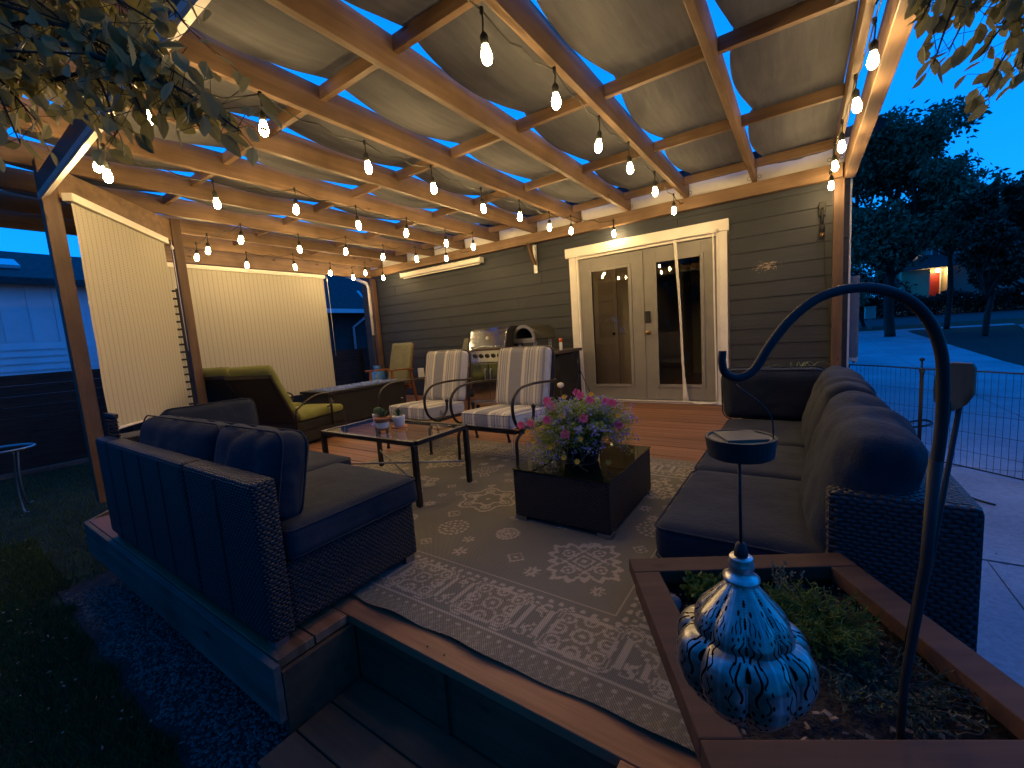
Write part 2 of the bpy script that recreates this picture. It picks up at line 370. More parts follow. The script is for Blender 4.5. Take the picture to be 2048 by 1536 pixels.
def tube(bm, pts, r, n=8, cap=True, flat=1.0):
    pts = [Vector(p) for p in pts]; rings = []
    N = len(pts); rr = r if isinstance(r, (list, tuple)) else [r] * N
    prev = None
    for i, p in enumerate(pts):
        d = (pts[min(i + 1, N - 1)] - pts[max(i - 1, 0)])
        if d.length < 1e-9: d = Vector((0, 0, 1))
        d.normalize()
        if prev is None:
            a = Vector((0, 0, 1)) if abs(d.z) < .9 else Vector((1, 0, 0))
            s = d.cross(a).normalized()
        else:
            s = prev - d * prev.dot(d)
            s = s.normalized() if s.length > 1e-6 else d.orthogonal().normalized()
        prev = s; u = d.cross(s)
        rings.append([bm.verts.new(p + (s * math.cos(2 * PI * k / n) + u * math.sin(2 * PI * k / n) * flat) * rr[i]) for k in range(n)])
    for a, b in zip(rings, rings[1:]):
        for k in range(n): bm.faces.new((a[k], a[(k + 1) % n], b[(k + 1) % n], b[k]))
    if cap:
        bm.faces.new(rings[0][::-1]); bm.faces.new(rings[-1])
    return bm
def lathe(bm, prof, n=24, c=(0, 0, 0), cap=True, fn=None):
    rings = []
    for r, z in prof:
        rg = []
        for k in range(n):
            a = 2 * PI * k / n; q = r * (fn(a, z) if fn else 1)
            rg.append(bm.verts.new((c[0] + q * math.cos(a), c[1] + q * math.sin(a), c[2] + z)))
        rings.append(rg)
    for a, b in zip(rings, rings[1:]):
        for k in range(n): bm.faces.new((a[k], a[(k + 1) % n], b[(k + 1) % n], b[k]))
    if cap:
        if prof[0][0] > 1e-5: bm.faces.new(rings[0][::-1])
        if prof[-1][0] > 1e-5: bm.faces.new(rings[-1])
    return bm
def spline(pts, n=8):
    P = [Vector(p) for p in pts]; out = []
    for i in range(len(P) - 1):
        a = P[max(i - 1, 0)]; b = P[i]; c = P[i + 1]; d = P[min(i + 2, len(P) - 1)]
        for k in range(n):
            t = k / n
            out.append(.5 * ((2 * b) + (c - a) * t + (2 * a - 5 * b + 4 * c - d) * t * t + (3 * b - a - 3 * c + d) * t ** 3))
    out.append(P[-1]); return out
def plane_xz(x0, x1, z0, z1, y):
    bm = B(); bm.faces.new([bm.verts.new(p) for p in ((x0, y, z0), (x1, y, z0), (x1, y, z1), (x0, y, z1))]); return bm
def cushion(sx, sy, sz, r=.04, puff=.02, n=26, seed=0, wr=.004, folds=None):
    """rounded, slightly puffed box, thickness along z; centred"""
    bm = B(); bmesh.ops.create_cube(bm, size=2)
    bmesh.ops.subdivide_edges(bm, edges=bm.edges[:], cuts=n, use_grid_fill=True)
    hx, hy, hz = sx / 2, sy / 2, sz / 2; r = min(r, hz * .95)
    for v in bm.verts:
        p = Vector(v.co)
        q = Vector((p.x * hx, p.y * hy, p.z * hz))
        inn = Vector((max(-hx + r, min(hx - r, q.x)), max(-hy + r, min(hy - r, q.y)), max(-hz + r, min(hz - r, q.z))))
        d = q - inn
        if d.length > 1e-6:
            mx_ = max(abs(d.x), abs(d.y), abs(d.z)); q = inn + d.normalized() * min(mx_, r)
        fx = 1 - (q.x / hx) ** 2; fy = 1 - (q.y / hy) ** 2
        q.z += (1 if q.z > 0 else -1) * puff * max(fx, 0) ** .6 * max(fy, 0) ** .6 * (abs(q.z) / hz)
        nz = mnoise.noise(Vector((q.x * 7 + seed * 9.1, q.y * 7, q.z * 7 + seed))) + .5 * mnoise.noise(Vector((q.x * 19 + seed, q.y * 19, q.z * 19)))
        if folds:
            la = q.x if sx > sy else q.y; sa = q.y / hy if sx > sy else q.x / hx
            nz += folds * (abs(math.sin(la * 15 + 1.6 * mnoise.noise(Vector((q.x * 4, q.y * 4, seed))) + seed)) ** .45 - .75) * (.35 + .65 * abs(sa)) * 1.3
        v.co = q + q.normalized() * nz * wr * 2
    return bm
def piping(bm, sx, sy, z, r=.04, rad=.005):
    hx, hy = sx / 2 - .002, sy / 2 - .002; pts = []
    for cx, cy, a0 in ((hx - r, hy - r, 0), (-hx + r, hy - r, PI / 2), (-hx + r, -hy + r, PI), (hx - r, -hy + r, 1.5 * PI)):
        for k in range(6):
            a = a0 + k * PI / 10; pts.append((cx + r * math.cos(a), cy + r * math.sin(a), z))
    pts.append(pts[0]); return tube(bm, pts, rad, 6, False)
class Leaves:
    def __init__(s): s.V = []; s.F = []
    def add(s, p, d, n, L, Wd, fold=.25):
        p = np.array(p, float); d = np.array(d, float); d /= np.linalg.norm(d) + 1e-9
        n = np.array(n, float); n = n - d * (n @ d); n /= np.linalg.norm(n) + 1e-9
        t = np.cross(d, n); b = len(s.V)
        for u, v, h in ((0, 0, 0), (.22, .75, 1), (.55, 1, 1), (.82, .55, 1), (1, 0, -.15), (.82, -.55, 1), (.55, -1, 1), (.22, -.75, 1), (.5, 0, 0)):
            s.V.append(p + d * L * u + t * v * Wd / 2 + n * h * fold * Wd * .5 * abs(v))
        for q in ((0, 1, 8), (1, 2, 8), (2, 3, 8), (3, 4, 8), (4, 5, 8), (5, 6, 8), (6, 7, 8), (7, 0, 8)): s.F.append(tuple(b + k for k in q))
    def quad(s, p, d, n, L, Wd):
        p = np.array(p, float); d = np.array(d, float); d /= np.linalg.norm(d) + 1e-9
        n = np.array(n, float); n = n - d * (n @ d); n /= np.linalg.norm(n) + 1e-9
        t = np.cross(d, n); b = len(s.V)
        s.V += [p, p + d * L * .5 + t * Wd / 2, p + d * L, p + d * L * .5 - t * Wd / 2]
        s.F.append((b, b + 1, b + 2, b + 3))
    def build(s, name, m, parent=None):
        return raw(name, s.V, s.F, m, parent)
def rv(): return np.array([rnd.gauss(0, 1), rnd.gauss(0, 1), rnd.gauss(0, 1)])

# ================================================================== GROUND
def ground():
    def h(x, y):
        z = -.52
        if y > 42: z += min((y - 42) / 10, 1) * .7
        if y > 52: z += min((y - 52) / 10, 1) * 1.3
        return z
    xs = np.concatenate([np.linspace(-260, -30, 8), np.linspace(-26, 30, 40), np.linspace(36, 260, 8)])
    ys = np.concatenate([np.linspace(-120, -12, 6), np.linspace(-9, 70, 60), np.linspace(78, 400, 8)])
    V = [(x, y, h(x, y)) for y in ys for x in xs]; n = len(xs)
    Fc = [(j * n + i, j * n + i + 1, (j + 1) * n + i + 1, (j + 1) * n + i) for j in range(len(ys) - 1) for i in range(n - 1)]
    o = raw('ground', V, Fc, M_grass); tag(o, kind='structure')
ground()
def sheet(name, pts, z, m, kind='structure', sub=False):
    V = [(x, y, z) for x, y in pts]; o = raw(name, V, [tuple(range(len(V)))], m); tag(o, kind=kind); return o
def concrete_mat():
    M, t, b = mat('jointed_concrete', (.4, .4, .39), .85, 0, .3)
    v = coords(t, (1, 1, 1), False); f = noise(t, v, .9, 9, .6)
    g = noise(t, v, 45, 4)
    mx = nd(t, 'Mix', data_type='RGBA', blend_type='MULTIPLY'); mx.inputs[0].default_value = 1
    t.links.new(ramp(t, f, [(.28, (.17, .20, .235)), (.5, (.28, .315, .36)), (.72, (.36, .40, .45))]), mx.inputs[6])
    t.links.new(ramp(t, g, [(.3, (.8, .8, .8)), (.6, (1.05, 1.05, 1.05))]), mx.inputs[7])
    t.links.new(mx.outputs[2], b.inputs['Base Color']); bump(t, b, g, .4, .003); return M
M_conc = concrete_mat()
def slabs(name, polys, z, m):
    """concrete slabs with open joints between them"""
    bm = B()
    for P in polys:
        c = np.mean(np.array(P), axis=0); k = []
        for p in P:
            d = np.array(p) - c; L = np.linalg.norm(d); q = c + d * (1 - .010 / L * 1.4); k.append((q[0], q[1]))
        top = [bm.verts.new((a, b_, z)) for a, b_ in k]; bot = [bm.verts.new((a, b_, z - .1)) for a, b_ in k]
        bm.faces.new(top)
        for i in range(len(k)): bm.faces.new((top[i], bot[i], bot[(i + 1) % len(k)], top[(i + 1) % len(k)]))
    o = obj(name, bm, m); tag(o, kind='structure'); return o
# patio path beside the deck and the driveway
def dr(y): return 4.2 + max(0, (y - 14.6)) * .062
polys = []
ys = [1.2, 3.3, 5.6, 8.5, 12, 16, 20, 24.5, 29, 33, 36.6]
xl = lambda y: .62
for a, b_ in zip(ys[2:], ys[3:]):
    n = 2
    for i in range(n):
        xa0 = xl(a) + (dr(a) - xl(a)) * i / n; xa1 = xl(a) + (dr(a) - xl(a)) * (i + 1) / n
        xb0 = xl(b_) + (dr(b_) - xl(b_)) * i / n; xb1 = xl(b_) + (dr(b_) - xl(b_)) * (i + 1) / n
        polys.append([(xa0, a), (xa1, a), (xb1, b_), (xb0, b_)])
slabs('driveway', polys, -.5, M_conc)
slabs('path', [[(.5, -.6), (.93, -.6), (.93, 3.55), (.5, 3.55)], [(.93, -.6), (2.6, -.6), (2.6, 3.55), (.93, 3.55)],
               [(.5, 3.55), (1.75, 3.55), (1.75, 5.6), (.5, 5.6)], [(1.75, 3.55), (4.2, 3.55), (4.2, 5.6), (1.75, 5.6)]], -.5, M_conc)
bed = sheet('mulch_bed', [(4.25, 5), (4.25, 14.6), (5.62, 36.3), (8.8, 31.6), (14, 29), (14, 5)], -.516, M_mulch)
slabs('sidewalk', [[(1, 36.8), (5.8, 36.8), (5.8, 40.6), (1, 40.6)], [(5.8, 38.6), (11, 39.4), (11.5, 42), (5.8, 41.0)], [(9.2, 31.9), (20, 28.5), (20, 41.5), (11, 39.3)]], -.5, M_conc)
st = raw('street', [(-30, 42.1, -.50), (60, 43.5, -.50), (60, 52, .2), (-30, 52, .2)], [(0, 1, 2, 3)], M_asphalt); tag(st, kind='structure')
sheet('gravel_bed', [(-1.2, .42), (-1.2, 1.0), (-4.3, 1.0), (-4.3, .42)], -.508, M_gravelb)
def gravel():
    bm = B(); base = [Vector(v).normalized() for v in ((1, 0, .1), (.3, .95, 0), (-.8, .6, .1), (-.8, -.6, 0), (.3, -.95, .1), (0, 0, 1))]
    for _ in range(9500):
        x = -4.1 + 2.9 * rnd.random(); y = .34 + .58 * rnd.random()
        if y < .44 + .06 * mnoise.noise(Vector((x * 4, 0, 0))) + .03 * rnd.random(): continue
        s = rnd.uniform(.005, .012); a = rnd.random() * 6.28; ca, sa = math.cos(a), math.sin(a); k = rnd.uniform(.6, 1.1)
        vs = []
        for v in base:
            j = rnd.uniform(.75, 1.2)
            px, py, pz = v.x * s * j * k, v.y * s * j, v.z * s * j * .7
            vs.append(bm.verts.new((x + px * ca - py * sa, y + px * sa + py * ca, -.505 + pz)))
        for i in range(5): bm.faces.new((vs[i], vs[(i + 1) % 5], vs[5]))
    M = noisy('river_gravel', (.055, .048, .045), (.16, .14, .13), 25, .8, .3, .002)
    o = obj('gravel', bm, M); tag(o, 'loose grey gravel strip along the left edge of the deck', 'gravel', kind='stuff')
gravel()
def grass():
    L = Leaves()
    for k_ in range(62000):
        x = -9.3 + 8.1 * rnd.random(); y = -1.0 + 3.6 * rnd.random()
        if k_ > 30000: x = -1.2 - 4.6 * rnd.random() ** 1.7; y = .48 - 1.2 * rnd.random() ** 1.4
        if y > .40 + .08 * mnoise.noise(Vector((x * 4, 0, 0))) and x > -4.25 - max(0, y - .6): continue
        a = rnd.random() * 6.28; L.quad((x, y, -.52), (math.cos(a) * .4, math.sin(a) * .4, 1), (math.cos(a + 1.5), math.sin(a + 1.5), .2), rnd.uniform(.03, .075), .007)
    o = L.build('grass', leaf_mat('grass_blade', (.03, .06, .018), (.08, .12, .04), .2)); tag(o, 'dark lawn grass left of the deck', 'grass', kind='stuff')
grass()

# ================================================================== DECK
WX0, WX1, WY = -7.3, .36, 5.78
deck = thing('deck', 'raised brown board deck with a step cut into its front edge', 'deck')
def deck_build():
    bm = B(); y = .875; pitch = .14
    def x0(y):   # chamfered left corner
        return max(-7.3, -4.0 - max(0, y - .66) * 1.02)
    yy = .60
    # front-left bay boards (to the left of the step)
    for (a, b_) in ((.600, .732), (.738, .870)):
        box(bm, x0(a), -1.475, a, b_, -.035, 0, .003); box(bm, -.36, .38, a, b_, -.035, 0, .003)
    while y < 5.74:
        b_ = min(y + pitch - .006, 5.745); xl_ = x0(y)
        joints = [xl_, -3.6 + rnd.uniform(-.8, .8), .38]
        for a1, a2 in zip(joints, joints[1:]): box(bm, a1, a2 - .003, y, b_, -.035 + rnd.uniform(-.001, .001), rnd.uniform(-.0015, .0015), .003)
        y += pitch
    obj('deck_boards', bm, M_deck, deck)
    bm = B()
    box(bm, -4.0, -1.452, .572, .597, -.21, -.004, .003)                # left fascia
    obj('fascia', bm, W_weath, deck)
    bm = B(); beam(bm, (-4.0, .585, -.107), (-7.3, 3.9, -.107), .025, .205); beam(bm, (-7.31, 3.9, -.107), (-7.31, 5.7, -.107), .025, .205)
    beam(bm, (.395, .6, -.26), (.395, 5.7, -.26), .025, .5); box(bm, -.36, .38, .572, .597, -.5, -.004, .003)
    obj('side_fascia', bm, W_weath, deck)
    bm = B()                                                            # riser under the nosing and sides of the recess
    box(bm, -1.45, -.36, .885, .905, -.5, -.037, .002); box(bm, -1.472, -1.452, .600, .882, -.5, -.036, .002)
    box(bm, -.358, -.338, .600, .882, -.5, -.036, .002); box(bm, -1.0, -.96, .872, .884, -.26, -.04)
    obj('riser', bm, W_step, deck)
    bm = B()
    for a, b_ in ((.752, .880), (.618, .746), (.484, .612)): box(bm, -1.445, -.37, a, b_, -.30, -.262, .004)
    obj('step', bm, W_step, deck)
    bm = B()
    for x in (-4.0, -3.45, -2.9, -2.35, -1.8): box(bm, x, x + .09, .90, .99, -.53, -.04)
    bm.free()
    for x in (-3.9, -2.7, -1.6):
        bm = B(); box(bm, x, x + .09, .90, .99, -.53, -.04); obj('footing', bm, W_weath, deck)
    bm = B(); r2 = random.Random(3)
    for k in range(170):
        xx = r2.uniform(-6.5, .2); j = r2.randrange(0, 34); yb = .875 + j * pitch
        for o_ in (.03, .10): lathe(bm, [(.004, 0), (.0035, .0016), (0.0001, .0018)], 6, (xx, yb + o_, .001))
    obj('screw_heads', bm, M_black, deck); deck.children[-1]['kind'] = 'stuff'
deck_build()

# ================================================================== RUG
def rug():
    X0, X1, Y0, Y1 = -3.22, -.16, .97, 3.30; st_ = .005
    nx = int((X1 - X0) / st_) + 1; ny = int((Y1 - Y0) / st_) + 1
    x = np.linspace(X0, X1, nx); y = np.linspace(Y0, Y1, ny); X, Y = np.meshgrid(x, y)
    q = .0075; Xq = np.round(X / q) * q; Yq = np.round(Y / q) * q
    P = np.zeros_like(X)
    def ring(D, r, w_=.0075): return (np.abs(D - r) < w_)
    def flower(cx, cy, R, k=8, amp=.18, rings=(1, .72, .4, .18), rot=0, w_=.008):
        dx, dy = Xq - cx, Yq - cy; r = np.hypot(dx, dy); th = np.arctan2(dy, dx) + rot
        f = r / (R * (1 + amp * np.cos(k * th))); out = np.zeros_like(r, bool)
        for i, g in enumerate(rings): out |= np.abs(f - g) < w_ / R
        return out, f
    # --- border
    tb = np.minimum.reduce([Yq - Y0, Y1 - Yq, Xq - X0, X1 - Xq])
    vert = (np.minimum(Xq - X0, X1 - Xq) < np.minimum(Yq - Y0, Y1 - Yq))
    s = np.where(vert, Yq - Y0, Xq - X0)
    period = .385
    inb = tb < .42
    u = np.mod(s - .24 + .5 * period - (np.where(vert, 0, .055)), period) - .5 * period; v = tb - .235
    lines = ring(tb, .395, .006) | ring(tb, .105, .005)
    bead = (np.hypot(np.mod(s, .046) - .023, tb - .355) < .012) | (np.hypot(np.mod(s, .046) - .023, tb - .075) < .008)
    au, av = np.abs(u), np.abs(v)
    cross = np.minimum(np.maximum(au / .150, av / .072), np.maximum(au / .078, av / .135))
    cross = np.minimum(cross, np.hypot(au - .085, av - .068) / .052 )
    med = (np.abs(cross - 1) < .075) | (np.abs(cross - .72) < .06)
    r0 = np.hypot(u, v); th0 = np.arctan2(v, u)
    med |= (np.abs(r0 - .034) < .006) | (r0 < .012)
    for sx_, sy_ in ((.09, 0), (-.09, 0), (0, .085), (0, -.085), (.082, .066), (-.082, .066), (.082, -.066), (-.082, -.066)):
        rr = np.hypot(u - sx_, v - sy_); med |= (np.abs(rr - .025) < .0055) | (rr < .008)
    med |= (np.abs(np.abs(u) - np.abs(v)) < .006) & (r0 < .07) & (r0 > .045)
    u2 = np.mod(u + period, period) - .5 * period       # between the medallions
    r1 = np.hypot(u2, v); th1 = np.arctan2(v, u2)
    scr = np.abs(r1 - (.022 + .030 * np.abs(np.cos(1.5 * th1)) ** .6)) < .006
    scr |= (np.abs(r1 - .058 * (1 + .18 * np.cos(4 * th1))) < .005) & (np.mod(th1, .5) > .16)
    for sg in (-1, 1):
        rr = np.hypot(u2 - .012 * sg, v - sg * .078); scr |= (np.abs(rr - .019) < .005) | (np.hypot(u2 + .034 * sg, v - sg * .085) < .010)
    B_ = (lines | bead | ((tb > .115) & (tb < .345) & ((med) | ((cross > 1.15) & scr))))
    chev = (np.abs(np.mod(s + np.abs(np.mod(tb, .036) - .018) * 1.3, .036) - .018) < .004) & (tb < .06)
    P = np.where(inb & B_, 1.0, P); P = np.where(inb & chev, .45, P)
    tone = np.where(inb & (cross < .72) & (tb > .11) & (tb < .35), .25, 0.0)
    tone = np.where(inb & (tb < .1), .22, tone)
    # --- field
    fld = ~inb; F_ = np.zeros_like(P, bool)
    def add(mask): 
        nonlocal F_; F_ |= mask
    cxs = [-.81, -2.51]; 
    for cx, cy in ((-.81, 1.65), (-2.52, 1.65), (-.81, 2.62), (-2.52, 2.62)):
        dx, dy = Xq - cx, Yq - cy; a = .35; dx, dy = dx * math.cos(a) - dy * math.sin(a), dx * math.sin(a) + dy * math.cos(a)
        r = np.hypot(dx, dy); th = np.arctan2(dy, dx)
        f = r / (.155 * (1 + .12 * np.cos(4 * th) + .10 * np.cos(16 * th)))
        add((np.abs(f - 1) < .09)); dm = np.maximum(np.abs(dx), np.abs(dy)); add(np.abs(dm - .062) < .006); add(np.abs(dm - .034) < .0045); add(r < .012)
        for k in range(4):
            an = k * PI / 2; rr = np.hypot(dx - .10 * math.cos(an), dy - .10 * math.sin(an)); add(np.abs(rr - .026) < .006); add(rr < .009)
            an += PI / 4; rr = np.hypot(dx - .112 * math.cos(an), dy - .112 * math.sin(an)); add(np.abs(rr - .02) < .005)
    for cx, cy, R in ((-1.6, 1.65, .085), (-1.28, 1.72, .06), (-.62, 2.1, .09), (-2.05, 2.55, .085), (-1.1, 2.75, .085), (-2.75, 2.15, .08), (-1.95, 1.62, .06)):
        dx, dy = Xq - cx, Yq - cy; r = np.hypot(dx, dy); th = np.arctan2(dy, dx)
        for rr_, k, sz in ((R * .93, 16, .012), (R * .58, 10, .011), (R * .25, 5, .009)):
            ta = np.mod(th + .2 * k, 2 * PI / k) - PI / k; add((np.hypot(ta * rr_ * .9, r - rr_) < sz * .85))
        add(r < .008)
    for cx, cy, R in ((-1.67, 2.06, .17), (-2.35, 2.1, .13), (-1.2, 2.2, .13)):      # central medallions of scrolls
        dx, dy = Xq - cx, Yq - cy; r = np.hypot(dx, dy); th = np.arctan2(dy, dx)
        f = r / (R * (1 + .14 * np.cos(6 * th))); add(np.abs(f - 1) < .05); add(np.abs(f - .55) < .06); add(r < .014)
        for k in range(6):
            an = k * PI / 3; c1, c2 = dx - R * .77 * math.cos(an), dy - R * .77 * math.sin(an); rr = np.hypot(c1, c2)
            add(np.abs(rr - .026) < .006); add(rr < .011)
    r3 = random.Random(5); pts = [(-1.11, 1.54), (-.67, 1.47), (-1.39, 1.46), (-1.62, 1.46), (-.98, 1.47), (-1.43, 1.58), (-1.72, 1.79), (-1.35, 1.9), (-1.05, 1.93), (-.62, 1.86), (-1.85, 1.46), (-2.1, 1.5), (-2.2, 1.8)]
    while len(pts) < 80:
        p = (r3.uniform(-2.8, -.6), r3.uniform(1.8, 2.9))
        if min(math.hypot(p[0] - a, p[1] - b_) for a, b_ in pts) > .115: pts.append(p)
    for i, (cx, cy) in enumerate(pts):
        dx, dy = Xq - cx, Yq - cy; r = np.hypot(dx, dy); th = np.arctan2(dy, dx); R = .034 if i % 2 else .042
        if i % 3 == 0: add((np.abs(np.abs(dx) + np.abs(dy) - R) < .006) | (r < .010))
        elif i % 3 == 1: add((r < R * (.55 + .45 * np.cos(4 * th) ** 2)) & (r > .009))
        else: add((r < R * np.abs(np.cos(3 * th))) & (r > .01))
    P = np.where(fld & F_, 1.0, P)
    # surface undulation and a wavy front edge
    Z = .006 + .0022 * np.sin(X * 3.1 + 1.2 * np.sin(Y * 4)) + .0016 * np.sin(Y * 9 + X * 2)
    edge = np.exp(-((Y - Y0) / .05) ** 2); Z = Z + edge * (.006 + .006 * np.sin(X * 13 + .8 * np.sin(X * 5)))
    Yw = Y + edge * (.005 * np.sin(X * 11 + 1) + .003 * np.sin(X * 23)) + (X + .16) * .010
    V = np.stack([X, Yw, Z], -1).reshape(-1, 3)
    me = bpy.data.meshes.new('rug'); idx = np.arange(nx * ny).reshape(ny, nx)
    Q = np.stack([idx[:-1, :-1], idx[:-1, 1:], idx[1:, 1:], idx[1:, :-1]], -1).reshape(-1, 4)
    me.vertices.add(len(V)); me.vertices.foreach_set('co', V.astype(np.float32).ravel())
    me.loops.add(Q.size); me.loops.foreach_set('vertex_index', Q.astype(np.int32).ravel())
    me.polygons.add(len(Q)); me.polygons.foreach_set('loop_start', (np.arange(len(Q)) * 4).astype(np.int32))
    me.update(); me.validate()
    at = me.attributes.new('pattern', 'FLOAT', 'POINT'); at.data.foreach_set('value', P.astype(np.float32).ravel())
    a2 = me.attributes.new('ground_tone', 'FLOAT', 'POINT'); a2.data.foreach_set('value', tone.astype(np.float32).ravel())
    me.shade_smooth()
    M, t, b = mat('flatweave_rug', (.2, .18, .15), .95, 0, .1)
    A = nd(t, 'Attribute', attribute_name='pattern'); A2 = nd(t, 'Attribute', attribute_name='ground_tone')
    c = coords(t, (1, 1, 1), False); wvx = nd(t, 'TexWave', wave_type='BANDS', bands_direction='DIAGONAL'); wvx.inputs['Scale'].default_value = 70; wvx.inputs['Distortion'].default_value = 1.5
    t.links.new(c, wvx.inputs['Vector'])
    n1 = noise(t, c, 120, 3); n2 = noise(t, c, 1.5, 4)
    ad = nd(t, 'Math', operation='MULTIPLY_ADD'); ad.inputs[1].default_value = .28; t.links.new(n1, ad.inputs[0])
    ad2 = nd(t, 'Math', operation='SUBTRACT'); ad2.inputs[1].default_value = .14
    t.links.new(A.outputs['Fac'], ad.inputs[2]); t.links.new(ad.outputs[0], ad2.inputs[0])
    mxg = nd(t, 'Mix', data_type='RGBA'); t.links.new(A2.outputs['Fac'], mxg.inputs[0])
    mxg.inputs[6].default_value = (.205, .190, .155, 1); mxg.inputs[7].default_value = (.32, .24, .13, 1)
    mp = nd(t, 'Mix', data_type='RGBA'); mp.clamp_factor = True; t.links.new(ad2.outputs[0], mp.inputs[0]); t.links.new(mxg.outputs[2], mp.inputs[6])
    mp.inputs[7].default_value = (.43, .37, .29, 1)
    wm = nd(t, 'Mix', data_type='RGBA', blend_type='MULTIPLY'); wm.inputs[0].default_value = 1
    t.links.new(mp.outputs[2], wm.inputs[6]); t.links.new(ramp(t, wvx.outputs['Fac'], [(.1, (.62, .62, .62)), (.7, (1.08, 1.08, 1.08))]), wm.inputs[7])
    w2 = nd(t, 'Mix', data_type='RGBA', blend_type='MULTIPLY'); w2.inputs[0].default_value = 1
    t.links.new(wm.outputs[2], w2.inputs[6]); t.links.new(ramp(t, n2, [(.3, (.85, .85, .85)), (.7, (1.05, 1.05, 1.05))]), w2.inputs[7])
    t.links.new(w2.outputs[2], b.inputs['Base Color'])
    hh = nd(t, 'Math', operation='ADD'); t.links.new(wvx.outputs['Fac'], hh.inputs[0]); t.links.new(A.outputs['Fac'], hh.inputs[1])
    bump(t, b, hh.outputs[0], .5, .003)
    me.materials.append(M); o = bpy.data.objects.new('rug', me); COL.objects.link(o)
    tag(o, 'taupe and cream flatweave rug with floral medallions covering the deck', 'rug')
rug()

def litter(name, label, n, fn, m, kind='stuff', sz=(.012, .028)):
    L = Leaves(); r5 = random.Random(99)
    for _ in range(n):
        x, y, z = fn(r5); a = r5.random() * 6.28; L.add((x, y, z), (math.cos(a), math.sin(a), r5.uniform(-.05, .3)), (r5.gauss(0, .3), r5.gauss(0, .3), 1), r5.uniform(*sz), r5.uniform(*sz) * .5, .5)
    o = L.build(name, m); tag(o, label, 'fallen leaves', kind=kind)
L_dry = leaf_mat('dry_fallen_leaf', (.10, .07, .045), (.26, .20, .14), .1)
litter('fallen_leaves', 'small dry leaves scattered over the dark lawn and gravel', 420, lambda r: (-1.3 - 5.5 * r.random(), .55 - 1.5 * r.random(), -.475), L_dry)
litter('rug_debris', 'tiny dry leaf bits scattered over the rug', 46, lambda r: (r.uniform(-2.9, -.3), r.uniform(1.05, 3.1), .018), leaf_mat('dark_leaf_bit', (.03, .02, .012), (.09, .06, .035), .05), sz=(.006, .016))
litter('path_debris', 'scattered dry leaves on the concrete path and driveway', 160, lambda r: (r.uniform(.6, 4.0), r.uniform(1.5, 14), -.497), L_dry)
# ================================================================== HOUSE
house = thing('house', 'charcoal lap-sided house wall with white-trimmed french doors', 'house')
def siding_wall(x0, x1, z0, z1, y, holes, name='siding'):
    """lap boards, each a wedge proud at its lower edge; holes: (xa, xb, za, zb)"""
    bm = B(); z = z0; e_ = .178; rj = random.Random(77)
    while z < z1 - .01:
        zt = min(z + e_, z1); segs = [(x0, x1)]
        for (xa, xb, za, zb) in holes:
            if zt > za and z < zb:
                ns = []
                for a, b_ in segs:
                    if xa > a: ns.append((a, min(xa, b_)))
                    if xb < b_: ns.append((max(xb, a), b_))
                segs = ns
        segs2 = []
        for a, b_ in segs:
            if b_ - a < .02: continue
            cut = rj.uniform(a + .3, b_ - .3) if b_ - a > 1.2 else None
            if cut is not None and not (a > cut - .25): segs2 += [(a, cut - .0015), (cut + .0015, b_)]
            else: segs2.append((a, b_))
        for a, b_ in segs2:
            vs = [bm.verts.new(p) for p in ((a, y - .016, z), (b_, y - .016, z), (b_, y - .003, zt + .012), (a, y - .003, zt + .012),
                                             (a, y + .01, z), (b_, y + .01, z), (b_, y + .01, zt + .012), (a, y + .01, zt + .012))]
            for q in ((0, 1, 2, 3), (4, 7, 6, 5), (0, 4, 5, 1), (0, 3, 7, 4), (1, 5, 6, 2), (3, 2, 6, 7)): bm.faces.new([vs[k] for k in q])
        z += e_
    return obj(name, bm, M_siding, house)
DX0, DX1, DZ1 = -2.70, -.84, 2.06
siding_wall(-7.7, .40, -.5, 2.80, 5.78, [(DX0 - .12, DX1 + .12, -.02, DZ1 + .10)])
bm = B(); box(bm, -7.7, .40, 5.795, 5.81, -.5, 0); box(bm, -7.7, DX0 - .06, 5.795, 5.81, 0, 2.9); box(bm, DX1 + .06, .40, 5.795, 5.81, 0, 2.9); box(bm, DX0 - .06, DX1 + .06, 5.795, 5.81, DZ1 + .05, 2.9)
obj('sheathing', bm, M_iwall, house)
bm = B(); box(bm, -7.7, .42, 5.745, 5.762, 2.575, 2.80, .002); obj('frieze_board', bm, M_trim, house)
bm = B(); box(bm, .402, .418, 5.861, 13, -.5, 2.8); obj('side_wall', bm, noisy('side_wall_paint', (.12, .125, .13), (.16, .165, .17), 3, .7), house)
bm = B(); box(bm, .402, .420, 5.805, 5.86, -.4, 2.7); obj('corner_board', bm, M_trim, house)
bm = B()
vs = [bm.verts.new(p) for p in ((-8.2, 5.70, 2.90), (.66, 5.74, 2.90), (-1.5, 13, 4.4), (-8.2, 13, 4.4), (-8.2, 5.70, 2.81), (.66, 5.74, 2.81), (-1.5, 13, 4.3), (-8.2, 13, 4.3))]
for q in ((0, 1, 2, 3), (7, 6, 5, 4), (0, 4, 5, 1), (1, 5, 6, 2), (3, 7, 4, 0)): bm.faces.new([vs[k] for k in q])
obj('roof', bm, M_roofg, house)
